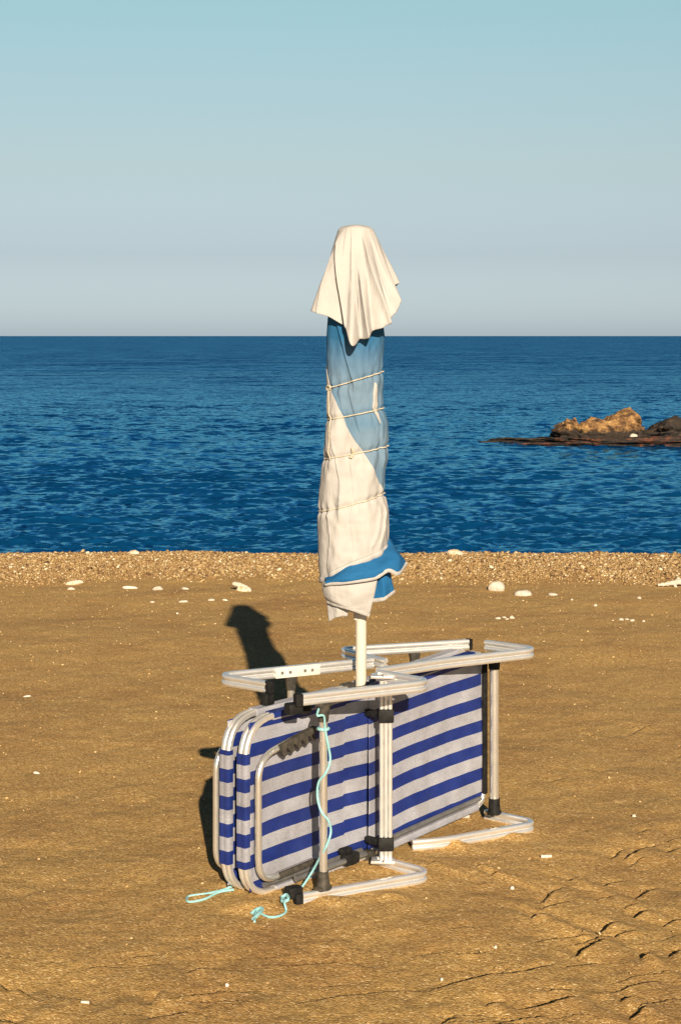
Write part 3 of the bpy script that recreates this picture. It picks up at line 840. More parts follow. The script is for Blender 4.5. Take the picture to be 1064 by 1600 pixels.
ctrl_sheet('flap', [[(510, 930, .03), (527, 933, .055), (544, 938, .06)],
                    [(512, 952, .03), (528, 950, .06), (544, 950, .055)],
                    [(514, 971, .03), (528, 964, .055), (543, 963, .05)]], M['cream'], wob=.004, seed=4)
ctrl_sheet('flap', [[(540, 930, .02), (556, 930, .045), (580, 925, .03)],
                    [(540, 950, .02), (556, 952, .04), (578, 955, .03)],
                    [(543, 955, .01), (558, 958, .03), (575, 963, .02)]], M['cream'], wob=.003, seed=5)

# cream hood
HOOD = [(0, 63, 442), (11, 55, 449), (24, 68, 474), (42, 59, 498), (56, 71, 511), (68, 50, 518), (78, 56, 530), (87, 50, 531), (96, 76, 541), (106, 54, 514), (120, 52, 506), (138, 58, 494), (156, 76, 487), (168, 71, 484), (182, 60, 478),
        (205, 62, 492), (230, 52, 476), (255, 66, 498), (280, 54, 478), (305, 68, 492), (330, 54, 468), (345, 60, 455)]
HC = crom([Vector((a, b, c)) for a, b, c in HOOD] + [Vector((360, 63, 442))], 12)
ha = np.array([v.x for v in HC]); hr = np.array([v.y for v in HC]); hy = np.array([v.z for v in HC])
nth, nt_ = 900, 110
# overlapping folds: angle at crown, angle at hem, from, to (share of the drop), height px, width rad
HFOLDS = [(150, 107, .12, 1.1, 15, .30), (104, 96, .10, .55, 5, .22), (92, 77, .42, 1.1, 18, .20), (76, 50, .15, 1.1, 16, .26), (45, 22, .12, 1.1, 3, .25),
          (120, 118, .05, .4, 4, .2), (165, 150, .3, 1.1, 4, .2), (100, 86, .55, 1.1, 7, .14), (60, 34, .5, 1.1, 3, .15), (250, 255, .2, 1.1, 9, .3), (300, 290, .2, 1.1, 8, .3)]
tht = np.linspace(0, 2 * np.pi, nth + 1)[:-1]
P = []
k = UD / FPX
rm = np.interp(np.degrees(tht), ha, hr); ym = np.interp(np.degrees(tht), ha, hy)
rs = np.convolve(np.concatenate([rm[-110:], rm, rm[:110]]), np.ones(201) / 201, 'same')[110:-110]
for i, t in enumerate(np.linspace(0, 1, nt_)):
    tt = max(0, (t - 0.12) / 0.88)
    crown = 27.5 * math.sin(min(1, t / 0.12) * math.pi / 2) ** 0.9
    det = np.clip(tt * 1.5, 0, 1) ** 1.1
    target = rs * (1 - det) + rm * det
    r_ = crown + (target - 27.5) * tt ** 0.95 if t > 0.12 else np.full(nth, crown)
    r_ = r_ * (1 + 0.022 * tt * np.sin(11 * tht + 1.0) + 0.010 * tt * np.sin(17 * tht + 2.2) + (0.02 if t > .12 else 0) * np.sin(6 * tht))
    for th0, th1, ta, tb, amp, wid in HFOLDS:
        thc = np.radians(th0 + (th1 - th0) * t)
        env = np.clip((t - ta) / .12, 0, 1) * np.clip((tb - t) / .12, 0, 1)
        d_ = tht - thc
        r_ = r_ + amp * env * (0.4 + 0.6 * t) * np.where(d_ < 0, np.exp(np.clip(d_, None, 0) / wid), np.exp(-np.clip(d_, 0, None) / .030))
    y0 = 352 + 9 * (1 - math.cos(min(1, t / 0.12) * math.pi / 2)) + 1.2 * np.sin(3 * tht) * min(1, t / .12)
    y_ = y0 + (ym - 361) * tt
    cxx = (556 - CX) * k + (2 * tt) * k
    P.append(np.stack([cxx + r_ * k * np.cos(tht), UD - r_ * k * 0.92 * np.sin(tht) - 0.012 * tt, ypx2z(y_)], -1))
hood = sheet_obj('hood', np.array(P), nth, nt_, M['cream'], 0.003, close_u=True)

# cord wound round the furled canopy
rope = empty('rope', (UX, UD, 0), 0, 'thin cream cord tied in four turns around the furled umbrella', 'rope')
for a, b in ROPES:
    t = np.linspace(0, 2 * np.pi, 97)[:-1]
    y = (a + b) / 2 - (a - b) / 2 * np.cos(t)
    x_, d_, z_ = body_point(t, y, 0.0075)
    mb = MB(); mb.tube(list(zip(x_, d_, z_)), 0.0021, 8, closed=True)
    build_local(mb, 'turn', M['rope'], rope, UO)
def body_line(pts, off, n=8):
    out = []
    for x, y in [(p.x, p.y) for p in crom([Vector((a, b, 0)) for a, b in pts], n)]:
        l = np.interp(y, OUT[:, 0], OUT[:, 1]); r = np.interp(y, OUT[:, 0], OUT[:, 2])
        t = math.acos(max(-1, min(1, (x - (l + r) / 2) / ((r - l) / 2))))
        q = body_point(np.array([t]), np.array([y]), off)
        out.append((float(q[0][0]), float(q[1][0]), float(q[2][0])))
    return out
mb = MB(); mb.tube(body_line([(518, 606), (520, 622), (520, 640), (521, 656), (522, 680), (520, 700), (521, 716)], 0.010), 0.0022, 8)
build_local(mb, 'loose_end', M['rope'], rope, UO)
mb = MB(); mb.tube(body_line([(546, 712), (551, 707), (550, 697), (553, 704), (549, 713)], 0.012), 0.0032, 8)
build_local(mb, 'knot', M['rope'], rope, UO)
mb = MB(); mb.tube(body_line([(514, 605), (518, 609), (521, 604), (517, 602), (514, 606)], 0.011), 0.0036, 8)
build_local(mb, 'knot', M['rope'], rope, UO)

# ------------------------------------------------------------------ folded loungers
P1 = Vector((-0.28, 5.43, 0))
U = Vector((0.669, 0.743, 0)).normalized()
Q = Vector((U.y, -U.x, 0))                     # outward, to the right and towards the viewer
ANG = math.atan2(U.y, U.x)
def tilt(s): return 0.02 * s if s < .55 else 0.011 + 0.075 * (s - .55)
def L(s, p, z): return Vector((s, -p, z))       # lounger space -> local coordinates of its empty

# two-lobed aluminium section: a = across, b = along 'up'
def lobed(w, h, lobes=2, groove=0.5, n=7):
    pts = []
    def sidepts(sgn, rev):
        out = []
        for i in range(lobes):
            for j in range(n):
                tt_ = (j + 0.5) / n
                b = -h / 2 + h * (i + tt_) / lobes
                a = w / 2 * (1 - groove * (abs(2 * tt_ - 1)) ** 2.5)
                out.append((sgn * a, b))
        return out[::-1] if rev else out
    return sidepts(1, False) + [(w / 2 * .55, h / 2), (-w / 2 * .55, h / 2)] + sidepts(-1, True) + [(-w / 2 * .55, -h / 2), (w / 2 * .55, -h / 2)]
def slotted(w, h, slot=.0045, n=6):
    side = []
    for lo, hi in ((-h / 2, -slot / 2), (slot / 2, h / 2)):
        for i in range(n):
            t_ = i / (n - 1)
            side.append((w / 2 * (1 - .32 * abs(2 * t_ - 1) ** 2.4), lo + (hi - lo) * t_))
        if hi < 0: side += [(w / 2 * .25, -slot / 2), (w / 2 * .25, slot / 2)]
    return side + [(-a, b) for a, b in side[::-1]]
PROF_LEG = slotted(0.020, 0.036)
PROF_FRAME = lobed(0.021, 0.038)
PROF_SLEEVE = lobed(0.0245, 0.0405, 2, 0.12)
ZT, ZB = 0.558, 0.013

def uv_from(o, fn):
    me = o.data
    uvl = me.uv_layers.new(name='stripe')
    vi = np.zeros(len(me.loops), dtype=np.int32); me.loops.foreach_get('vertex_index', vi)
    uvv = np.array([fn(v.co) for v in me.vertices], dtype=np.float32)
    uvl.data.foreach_set('uv', uvv[vi].ravel())

def sling(name, parent, s0, s1, p, phase, seed, seam=None, out=1):
    nu, nv = 90, 70
    ss = np.linspace(s0, s1, nu); zz = np.linspace(ZB + .020, ZT - .006, nv)
    S, Zl = np.meshgrid(ss, zz)
    tl = np.array([tilt(s) for s in ss])[None, :]
    mid = np.sin(np.pi * (S - s0) / (s1 - s0)) * np.sin(np.pi * (Zl - ZB) / (ZT - ZB))
    Pn = p - out * 0.018 * mid + 0.007 * fbm(S * 3, Zl * 1.2, 120 + seed, 3) + 0.0015 * vnoise(S * 22, Zl * 5, 130 + seed)
    zw = Zl + tl + 0.003 * vnoise(S * 5, Zl * 4, 140 + seed)
    co = np.stack([S, -Pn, zw], -1).reshape(-1, 3)
    me = grid_mesh(name, co, nu, nv)
    o = link_mesh(name, me, M['stripe'], parent)
    V = Zl.ravel() - phase
    if seam is not None: V = V + np.where(S.ravel() > seam, -0.0045, 0.0) if seam > (s0 + s1) / 2 else V + np.where(S.ravel() < seam, -0.0045, 0.0)
    uvl = me.uv_layers.new(name='stripe')
    vi = np.zeros(len(me.loops), dtype=np.int32); me.loops.foreach_get('vertex_index', vi)
    uvl.data.foreach_set('uv', np.stack([S.ravel(), V], -1).astype(np.float32)[vi].ravel())
    md = o.modifiers.new('thickness', 'SOLIDIFY'); md.thickness = 0.0016; md.offset = 0
    return o

def path_tilt(pts): return [L(s, p, z + tilt(s)) for s, p, z in pts]

def frame_tube(name, parent, pts, r, mat=None):
    loc = fillet([L(*q) for q in pts], r)
    loc = [Vector((v.x, v.y, v.z + tilt(v.x))) for v in loc]
    mb = MB(); mb.sweep(loc, PROF_FRAME, up=(0, 1, 0))
    return mb.build(name, mat or M['alu'], parent)

def sleeve(name, parent, a, b, phase):
    n = 40
    pts = [L(*a).lerp(L(*b), i / n) for i in range(n + 1)]
    pts = [Vector((v.x, v.y, v.z + tilt(v.x))) for v in pts]
    mb = MB(); mb.sweep(pts, PROF_SLEEVE, up=(0, 1, 0))
    o = mb.build(name, M['stripe'], parent)
    uv_from(o, lambda c: (c.x, c.z - tilt(c.x) - phase))
    return o

def leg(parent, start, corner, end, z, round_=0.05, ext=None):
    pts = [L(start[0], start[1], z), L(corner[0], corner[1], z), L(end[0], end[1], z)]
    if ext: pts.append(L(ext[0], ext[1], z))
    mb = MB(); mb.sweep(fillet(pts, round_, 10), PROF_LEG, up=(0, 0, 1))
    return mb.build('leg', M['alu'], parent)

def cap_cone(mb, s, p, z0, z1, r0, r1):
    mb.tube([L(s, p, z0), L(s, p, z0 + (z1 - z0) * .35), L(s, p, z1)], 1.0, 14, scale=[r0, (r0 + r1) / 2, r1])

def make_lounger(label, side, fp, phase, legs, tubes, prop_p, zleg):
    """side: +1 legs point to the viewer's side, -1 away; fp = frame centre offset"""
    root = empty('sun_lounger', P1, ANG, label, 'sun lounger', 'folded sun loungers')
    frame_tube('back_frame', root, [(.556, fp, ZT), (-.012, fp, ZT), (-.012, fp, ZB), (.556, fp, ZB)], [.12] * 4)
    frame_tube('seat_frame', root, [(.560, fp, ZT), (1.185, fp, ZT), (1.185, fp, ZB), (.560, fp, ZB)], [.05] * 4)
    front = fp + side * 0.010
    tp = ZT - .0485 if side > 0 else ZT - .021
    sling('back_sling', root, .004, .5578, front, phase, 1 if side > 0 else 5, .45, side)
    sling('seat_sling', root, .5582, 1.176, front, phase, 2 if side > 0 else 6, .615, side)
    sleeve('sleeve', root, (-.012, fp, .462), (-.012, fp, .108), phase - 0.016)
    sleeve('sleeve', root, (.105, fp, ZT), (.50, fp, ZT), tp)
    sleeve('sleeve', root, (.60, fp, ZT), (1.13, fp, ZT), tp)
    sleeve('sleeve', root, (.115, fp, ZB), (.50, fp, ZB), ZB - .021)
    sleeve('sleeve', root, (.60, fp, ZB), (1.15, fp, ZB), ZB - .021)
    # inner rail that clamps the cloth along the lower edge
    for s0, s1 in ((.06, .52), (.61, 1.165)):
        mb = MB(); mb.tube([L(s, front + side * .006, ZB + .028 + tilt(s)) for s in np.linspace(s0, s1, 14)], 0.0085, 12)
        mb.build('clamp_rail', M['dark_shaded'], root)
    # hinge knuckles between the two frames
    for z in (ZT, ZB):
        mb = MB(); mb.box(L(.56, fp, z + tilt(.56)), (.05, .046, .03), bev=.006)
        mb.build('hinge', M['grey_plastic'], root)
    return root

ZL_T, ZL_B = 0.632, 0.019
# front lounger
A = make_lounger('folded sun lounger on its side, blue and white striped sling facing the camera', 1, -0.015, 0.445 - .0424 - .085 * 4 - .0005, None, None, 0.03, None)
for z in (ZL_T, ZL_B):
    leg(A, (.545, .05), (.545, .285), (.09, .13), z, .07)
    leg(A, (1.235, -.03), (1.245, .20), (.85, .076), z, .07, (.57, .028) if z > .3 else (.76, .02))
# cross tubes with plastic feet
def cross_tube(root, s, p, r=0.0125):
    mb = MB(); mb.tube([L(s, p, ZL_B + .03), L(s, p, .3), L(s, p, ZL_T - .03)], r, 18)
    mb.build('cross_tube', M['tube'], root)
    for z0, z1 in ((ZL_B + .019, ZL_B + .075), (ZL_T - .019, ZL_T - .075)):
        mb = MB(); cap_cone(mb, s, p, z0, z1, .024, r + .003)
        mb.box(L(s, p, z0 - (0.004 if z0 > .3 else -0.004)), (.05, .03, .012), bev=.003)
        mb.build('tube_socket', M['black'] if s > 1 else M['grey_plastic'], root)
cross_tube(A, .165, .157)
cross_tube(A, 1.207, .030, .0168)
# double tube at the hinge
mb = MB()
prof2 = lobed(0.034, 0.040, 2, 0.35)
for k_ in (-1, 0, 1):
    mb.tube([L(.5405 + k_ * .0097, .090 + k_ * .0107, .03), L(.5405 + k_ * .0097, .090 + k_ * .0107, .62)], 0.0068, 14)
mb.build('hinge_tube', M['alu'], A)
for z in (.085, .505):
    mb = MB(); mb.box(L(.5405, .090, z), (.052, .034, .044), [Vector((.7, -.7, 0)), Vector((.7, .7, 0)), Vector((0, 0, 1))], bev=.006)
    mb.box(L(.5405, .045, z), (.018, .08, .022), bev=.004)
    mb.build('hinge_clamp', M['black'], A)
for z in (ZL_T + .004, ZL_B + .012):
    mb = MB(); mb.box(L(.53, .085, z), (.055, .075, .010), [Vector((.8, .6, 0)), Vector((-.6, .8, 0)), Vector((0, 0, 1))], bev=.003)
    pl = mb.build('joint_plate', M['alu'], A)
    for da, db in ((-.02, .02), (.02, .02), (0, -.02)):
        mb = MB(); mb.tube([L(.53 + da, .085 + db, z + .004), L(.53 + da, .085 + db, z + .010)], .005, 10)
        mb.build('rivet', M['rivet'], pl)
mb = MB(); mb.box(L(1.186, -.012, .300 + tilt(1.18)), (.022, .044, .50), bev=.006)  # dark box added over the frame end to stand in for shade
mb.build('end_shade_strip', M['black'], A)
# end caps of the strips
def strip_cap(root, s, p, z, ax_s, ax_p):
    a = Vector((ax_s, -ax_p, 0)).normalized(); b = Vector((-a.y, a.x, 0))
    mb = MB(); mb.box(L(s, p, z), (.026, .024, .040), [a, b, Vector((0, 0, 1))], bev=.005)
    mb.box(L(s, p - .02, z + (-.028 if z > .3 else .020)), (.05, .04, .034), [a, b, Vector((0, 0, 1))], bev=.008)
    mb.build('end_cap', M['black'], root)
for z in (ZL_T, ZL_B): strip_cap(A, .083, .128, z, .96, .3)

# backrest prop with ratchet arms
def prop(root, p, s0, side, zt, zb, s_end):
    pts = [L(s_end, p - side * .012, zt + .045), L(s0, p, zt), L(s0, p, zb), L(s_end, p - side * .012, zb + .008)]
    mb = MB(); mb.tube(fillet(pts, .075, 10), 0.0105, 16)
    o = mb.build('prop_bar', M['tube'], root)
    for zz, dz, up_ in ((zt, .045, -1), (zb, .008, 1)):
        mb = MB()
        a = L(s0 + .085, p - side * .003, zz + dz * .3); b = L(s_end, p - side * .012, zz + dz)
        dirv = (b - a).normalized(); upv = Vector((-dirv.z, 0, dirv.x)).normalized()
        mb.box((a + b) / 2, ((b - a).length, .022, .022 if up_ < 0 else .020), [dirv, dirv.cross(upv) * -1, upv], bev=.006)
        for k_ in range(5 if up_ < 0 else 0):
            c = a.lerp(b, (k_ + .6) / 5.2) + upv * (up_ * .011)
            prf = [(-.017, 0), (.010, 0), (.013, .023), (.001, .026)]
            vs = []
            for yy_ in (-.010, .010):
                vs += [c + dirv * x_ + upv * (up_ * h_ - up_ * .004) + Vector((0, yy_, 0)) for x_, h_ in prf]
            mb.add(vs, [(0, 1, 2, 3), (7, 6, 5, 4), (0, 4, 5, 1), (1, 5, 6, 2), (2, 6, 7, 3), (3, 7, 4, 0)], False)
        r_ = mb.build('ratchet', M['grey_plastic'], o)
    return o
prop(A, .034, .004, 1, .452, .068, .27)
# dark pivot rail and bracket on the lower edge
mb = MB(); mb.tube([L(s, .035, .040 + tilt(s)) for s in np.linspace(.17, .50, 8)], .010, 12)
mb.build('pivot_rail', M['dark_shaded'], A)
for s in (.43,):
    mb = MB(); mb.box(L(s, .032, .042 + tilt(s)), (.065, .034, .038), bev=.010)
    mb.box(L(s - .01, .02, .075), (.045, .026, .022), bev=.008)
    mb.build('pivot_bracket', M['black'], A)
mb = MB(); mb.box(L(.20, .04, .575), (.04, .04, .035), bev=.01); mb.build('pivot_bracket', M['black'], A)

# back lounger
B = make_lounger('folded sun lounger on its side behind the umbrella pole, legs towards the sea', -1, -0.090, 0.3785 - .0424 - .085 * 3, None, None, -.14, None)
for z in (ZL_T, ZL_B):
    leg(B, (.165, -.065), (.150, -.305), (.70, -.105), z, .07)
    leg(B, (.715, -.06), (.770, -.33), (1.205, -.085), z, .06)
for s, p in ((.40, -.205), (1.02, -.185)):
    mb = MB(); mb.tube([L(s, p, ZL_B + .03), L(s, p, .3), L(s, p, ZL_T - .03)], .0125, 16); mb.build('cross_tube', M['tube'], B)
    for z0, z1 in ((ZL_B + .019, ZL_B + .06), (ZL_T - .019, ZL_T - .06)):
        mb = MB(); cap_cone(mb, s, p, z0, z1, .022, .016); mb.build('tube_socket', M['grey_plastic'], B)
a = (Vector((.55, .20, 0))).normalized(); a = (L(.70, -.105, 0) - L(.150, -.305, 0)).normalized(); b = Vector((-a.y, a.x, 0))
c = L(.150, -.305, ZL_T).lerp(L(.70, -.105, ZL_T), .50)
mb = MB(); mb.box(c - b * .0125, (.165, .006, .036), [a, b, Vector((0, 0, 1))], bev=.002)
pl = mb.build('joint_plate', M['plate'], B)
for t in (-.06, -.03, .025, .052):
    mb = MB(); mb.tube([c + a * t - b * .015, c + a * t - b * .0185], .0055, 10); mb.build('rivet', M['rivet'], pl)
mb = MB(); mb.box(L(.165, -.075, ZL_T), (.022, .024, .042), bev=.004); mb.box(L(.165, -.085, .595), (.04, .03, .04), bev=.006); mb.build('end_cap', M['black'], B)
mb = MB(); mb.box(L(1.21, -.085, ZL_T), (.012, .024, .040), bev=.003); mb.build('end_cap', M['black'], B)
prop(B, -.150, .002, -1, .452, .068, .27)

# ------------------------------------------------------------------ pale turquoise strings
def LW(s, p, z): return P1 + U * s + Q * p + Vector((0, 0, z))
def panel_px(px, py, p):
    k_ = (px - CX) / FPX
    s = (k_ * (P1.y + Q.y * p) - P1.x - Q.x * p) / (U.x - k_ * U.y)
    q = P1 + U * s + Q * p
    return Vector((q.x, q.y, CAMH - (py - HOR) * q.y / FPX))
st = [panel_px(x, y, p) for x, y, p in ((498, 1108, .16), (496, 1118, .178), (506, 1119, .185), (508, 1140, .172), (513, 1165, .174), (516, 1188, .172), (509, 1208, .176), (498, 1222, .15), (496, 1245, .14), (502, 1268, .16), (513, 1282, .176), (517, 1300, .172), (510, 1322, .176), (501, 1338, .15), (489, 1360, .11), (474, 1383, .09), (461, 1397, .07), (448, 1402, .06))]
st += [ground_pt(444, 1408, .03), ground_pt(447, 1424, .008), ground_pt(437, 1431, .006), ground_pt(422, 1433, .006), ground_pt(409, 1428, .008), ground_pt(400, 1424, .012), ground_pt(398, 1440, .006)]
mb = MB(); mb.tube(crom(st, 8), 0.0036, 8)
kn = [ground_pt(440, 1402, .03), ground_pt(448, 1398, .035), ground_pt(450, 1406, .03), ground_pt(441, 1408, .025), ground_pt(443, 1400, .03)]
mb.tube(crom(kn, 6), .005, 8)
mb.tube(crom([ground_pt(393, 1428, .006), ground_pt(402, 1421, .014), ground_pt(410, 1420, .012), ground_pt(404, 1428, .012), ground_pt(396, 1436, .006)], 6), .006, 8)
ring = [LW(.165 + .016 * math.cos(t), .157 + .016 * math.sin(t), .535) for t in np.linspace(0, 6.283, 15)[:-1]]
mb.tube(ring, .005, 8, closed=True)
tag(mb.build('string', M['string']), 'long pale turquoise string hanging down a lounger tube to a knot on the sand', 'string')
mb = MB()
mb.tube(crom([ground_pt(x, y, z) for x, y, z in ((366, 1383, .02), (350, 1390, .010), (325, 1396, .008), (302, 1399, .008), (293, 1402, .006), (293, 1408, .006), (302, 1409, .006), (322, 1404, .008), (342, 1394, .012), (366, 1390, .02))], 8), .0038, 8)
tag(mb.build('string', M['string']), 'short looped turquoise string lying on the sand left of the lounger end', 'string')

# ------------------------------------------------------------------ rocks in the sea
def rock(name, px0, px1, py_base, h, depth, mat, label, cat, seed, prof=None, sub=6, z0=SEA_Z, jag=0.30, sq=(.82, .82, .82)):
    d = (CAMH - z0) * FPX / (py_base - HOR)
    cx = ((px0 + px1) / 2 - CX) * d / FPX; w = (px1 - px0) * d / FPX
    bm = bmesh.new(); bmesh.ops.create_icosphere(bm, subdivisions=sub, radius=1.0)
    V = np.array([v.co[:] for v in bm.verts])
    n1 = fbm(V[:, 0] * 1.6 + seed, V[:, 1] * 1.6 + V[:, 2] * 1.9, seed, 5, .55)
    n2 = fbm(V[:, 0] * 1.3 + V[:, 2] * 2.3, V[:, 1] * 1.2 - V[:, 2] + seed, seed + 9, 5, .55)
    V = V * (1 + jag * n1 + jag * .6 * n2)[:, None]
    q_ = np.abs(fbm(V[:, 0] * 3.1 + seed, V[:, 1] * 3 + V[:, 2] * 3.7, seed + 20, 5, .6))
    V = V * (1 - jag * .55 * (0.35 - q_))[:, None]
    # squarer shoulders
    V = np.sign(V) * np.abs(V) ** np.array(sq)
    V[:, 0] *= w / 2; V[:, 1] *= depth / 2
    V[:, 2] = np.where(V[:, 2] > 0, V[:, 2] * h, V[:, 2] * 0.5)
    if prof is not None:
        V[:, 2] *= np.interp(V[:, 0] / w + .5, [p[0] for p in prof], [p[1] for p in prof])
    for v, c in zip(bm.verts, V): v.co = c
    me = bpy.data.meshes.new(name); bm.to_mesh(me); bm.free()
    o = link_mesh(name, me, mat)
    o.location = (cx, d + depth / 2, z0)
    return tag(o, label, cat)
rock('rock', 868, 1008, 690, .52, .9, M['rock'], 'golden brown boulder rising from the sea, tallest and brightest of the shore rocks', 'rock', 3,
     prof=[(0, .62), (.06, .82), (.14, .92), (.24, .86), (.285, .56), (.33, .76), (.45, .86), (.55, .80), (.59, .68), (.64, .86), (.76, .98), (.88, 1.02), (.95, .92), (1, .7)], sq=(.66, .82, .8))
rock('rock', 1000, 1130, 688, .36, 1.2, M['dark_rock'], 'dark wet rock behind the golden boulder at the right edge', 'rock', 14, prof=[(0, .4), (.3, .8), (.5, 1), (1, .9)])
rock('reef', 840, 1160, 698, .13, 1.1, M['weed_rock'], 'low weed covered reef ledge with red patches at the foot of the golden boulder', 'reef', 25, jag=.3)
rock('reef', 772, 885, 692, .075, .7, M['dark_rock'], 'thin dark reef ledge barely above the water left of the golden boulder', 'reef', 31, jag=.35)
o = rock('stone', 984, 996, 683, .065, .10, M['white_stone'], 'small white stone lying against the golden boulder in the sea', 'stone', 44, z0=SEA_Z + .125, sub=3, jag=.1)

# ------------------------------------------------------------------ stones and scraps on the sand
def stone(px, py, w, h, mat, label, cat='stone', name='stone', seed=1, rz=0.0, dep=0.7, sink=.35, holes=False, sub=3, jag=.12):
    g = ground_pt(px, py)
    k_ = g.y / FPX
    W, H = w * k_, h * k_
    bm = bmesh.new(); bmesh.ops.create_icosphere(bm, subdivisions=sub, radius=1.0)
    V = np.array([v.co[:] for v in bm.verts])
    V = V * (1 + jag * fbm(V[:, 0] * 1.4 + seed, V[:, 1] * 1.4 + V[:, 2], seed, 3))[:, None]
    V = V * np.array([W / 2, W / 2 * dep, H * .62])
    for v, c in zip(bm.verts, V): v.co = c
    me = bpy.data.meshes.new(name); bm.to_mesh(me); bm.free()
    o = link_mesh(name, me, mat)
    z = float(base_z(np.array([g.x]), np.array([g.y]))[0])
    o.location = (g.x, g.y, z + H * (.5 - sink) * .8)
    o.rotation_euler = (0, random.uniform(-.15, .15), rz)
    return tag(o, label, cat)
WS, WB, SS = M['white_stone'], M['white_bit'], M['sandy_stone']
stone(775, 922, 26, 17, WS, 'smooth pale oval stone on the sand, largest of the stones right of the umbrella', seed=2, rz=.2, sink=.2)
stone(816, 929, 28, 11, WS, 'flat pale stone on the sand beside the largest oval stone', seed=3)
stone(863, 929, 15, 5, WS, 'small flat pale stone right of the two larger stones', seed=4)
stone(117, 911, 26, 8, SS, 'sand crusted pale stone below the pebble band, leftmost of the stones', seed=5, jag=.3)
stone(112, 920, 12, 5, WS, 'small pale stone just in front of the sand crusted one', seed=6, jag=.25)
stone(203, 920, 25, 6, WB, 'long flat white stone on the sand left of the umbrella shadow', seed=7, dep=.3, rz=.1)
stone(246, 921, 15, 6, WS, 'small pointed pale stone between the long white stone and the shadow', seed=8, jag=.35, rz=.4)
stone(290, 920, 14, 4, WS, 'thin pale sliver of stone left of the hollow white stone', seed=9, rz=-.3, dep=.35)
stone(331, 938, 12, 4, WS, 'pale shell fragment in front of the hollow white stone', 'shell', 'shell_fragment', 10, .6, .35)
stone(352, 938, 10, 3, WB, 'tiny white shell fragment beside the tip of the umbrella shadow', 'shell', 'shell_fragment', 11, -.4, .35)
stone(238, 941, 9, 3, WS, 'tiny pale shell fragment, one of two left in front of the stones', 'shell', 'shell_fragment', 12, -.5, .35)
stone(287, 940, 14, 4, WS, 'thin curved pale shell fragment on the open sand left of the shadow', 'shell', 'shell_fragment', 13, .3, .3)
stone(43, 1086, 13, 3, WB, 'narrow white shell sliver on bare sand near the left edge', 'shell', 'shell_fragment', 14, .4, .25)
stone(58, 1205, 12, 4, WB, 'white shell sliver on bare sand at far left, level with the lounger', 'shell', 'shell_fragment', 15, -.4, .3)
stone(711, 876, 28, 11, SS, 'tan cobble lying in the pebble band right of the umbrella', 'stone', 'stone', 16)
stone(210, 874, 20, 9, M['sandy_stone'], 'reddish tan cobble lying in the pebble band at left', 'stone', 'stone', 26)
def bits(spots, label, group):
    for q, (bx, by, bw, bh) in enumerate(spots):
        tag(stone(bx, by, bw, bh, WS, label, 'shell', 'shell_fragment', 60 + q + int(bx), random.uniform(-.6, .6), .5, jag=.3), group=group)
bits(((778, 967, 8, 4), (787, 965, 7, 3), (792, 969, 6, 3), (800, 967, 9, 5)), 'small broken shell piece in the cluster behind the far right lounger leg', 'shell pieces behind the right lounger leg')
bits(((970, 968, 8, 4), (979, 967, 8, 3), (987, 969, 10, 4), (1005, 970, 5, 3), (957, 970, 4, 2)), 'small flat shell piece in the row on open sand toward the right edge', 'shell pieces toward the right edge')
bits(((930, 946, 6, 4), (998, 936, 7, 4), (893, 938, 4, 3)), 'lone pale shell crumb on the sand below the three pale stones', 'shell crumbs right of the stones')
stone(800, 1387, 8, 5, WB, 'tiny white shell on the sand right of the near lounger leg', 'shell', 'shell_fragment', 19, .5, .6)
stone(690, 1532, 5, 4, WB, 'tiny white pebble on the sand near the bottom of the picture', 'pebble', 'pebble', 20)
stone(355, 1543, 6, 5, WB, 'small white pebble on rippled sand below the loungers', 'pebble', 'pebble', 21)
stone(990, 1273, 7, 5, WS, 'small pinkish shell on the sand near the right edge', 'shell', 'shell_fragment', 22, .3, .6)
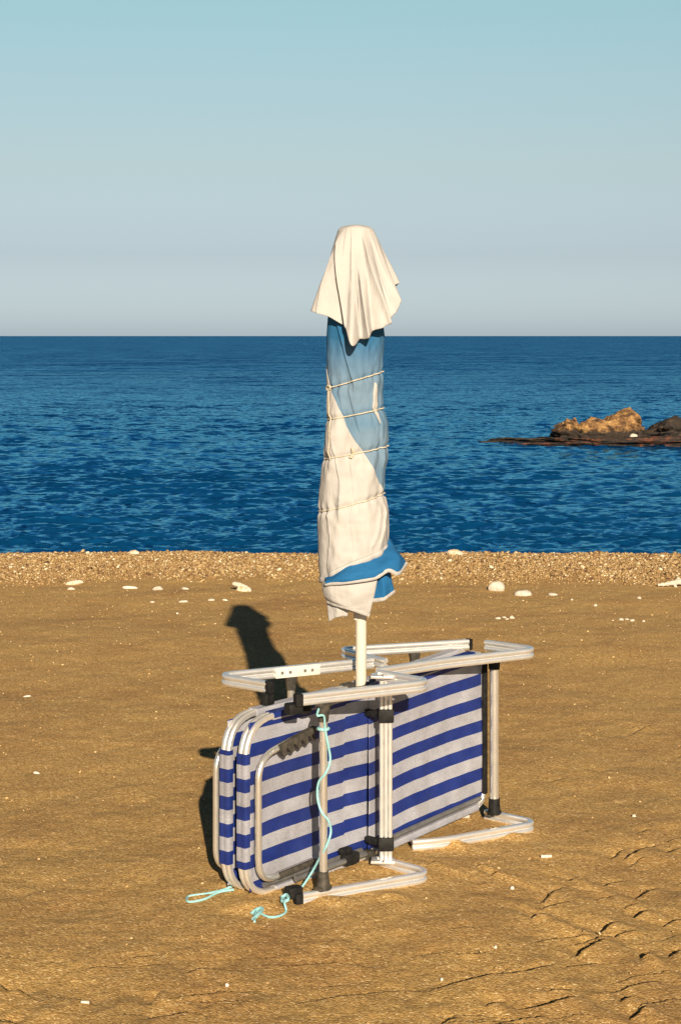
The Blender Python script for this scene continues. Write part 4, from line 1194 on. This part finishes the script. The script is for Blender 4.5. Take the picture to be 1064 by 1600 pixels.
# hollow white stone: a bent rim round a dirty middle
mb = MB(); g = ground_pt(378, 924); k_ = g.y / FPX
mb.tube([g + Vector((k_ * 13 * math.cos(t), k_ * 5 * math.sin(t), k_ * (1 + 11 * max(0, math.sin(t * .5 + .0)) ** 1.5))) for t in np.linspace(-.2, 3.4, 22)], k_ * 3.8, 10, scale=[.5 + .6 * math.sin(math.pi * i / 21) for i in range(22)])
hs = empty('hollow_stone', g, 0, 'arched white stone with a sandy brown hollow beside the shadow tip', 'stone')
build_local(mb, 'rim', M['white_stone'], hs, g)
bm = bmesh.new(); bmesh.ops.create_icosphere(bm, subdivisions=3, radius=1.0)
for v in bm.verts: v.co = Vector((v.co.x * k_ * 10, v.co.y * k_ * 6 + k_ * 2, v.co.z * k_ * 8)) * (1 + .15 * random.uniform(-1, 1))
me = bpy.data.meshes.new('core'); bm.to_mesh(me); bm.free()
link_mesh('core', me, SS, hs)
# white bone-like driftwood at the right edge
g = ground_pt(1046, 916); k_ = g.y / FPX
mb = MB(); mb.tube(crom([g + Vector((k_ * x, 0, k_ * z)) for x, z in ((-19, 2), (-8, 3), (4, 5), (14, 7), (30, 9))], 5), k_ * 4.5, 9, scale=[.45 + .8 * i / 20 + .12 * math.sin(i * 2.1) for i in range(21)])
mb.tube([g + Vector((k_ * 6, -.01, k_ * 4)), g + Vector((k_ * 9, -.02, -k_ * 2))], k_ * 2.2, 8)
tag(mb.build('driftwood', M['white_stone']), 'bleached pale piece of driftwood on the sand at the right edge', 'driftwood')
# cigarette end and a scrap of plastic
def small_cyl(name, px, py, ln, dia, rz, mat, mat2, label, cat):
    g = ground_pt(px, py); k_ = g.y / FPX
    r = empty(name, g, rz, label, cat)
    z = float(base_z(np.array([g.x]), np.array([g.y]))[0]) + dia * k_ * .45
    mb = MB(); mb.tube([(-ln * k_ / 2, 0, z), (ln * k_ * .15, 0, z)], dia * k_ / 2, 12); mb.build('paper', mat, r)
    mb = MB(); mb.tube([(ln * k_ * .15, 0, z), (ln * k_ / 2, 0, z)], dia * k_ / 2 * 1.02, 12); mb.build('filter', mat2, r)
small_cyl('cigarette_end', 853, 1339, 17, 5, .15, M['white_bit'], M['white_stone'], 'white cigarette end on the sand right of the loungers', 'cigarette end')
small_cyl('cigarette_end', 134, 1567, 13, 5, -.1, M['white_bit'], M['white_stone'], 'white cigarette end on the sand in the lower left corner', 'cigarette end')
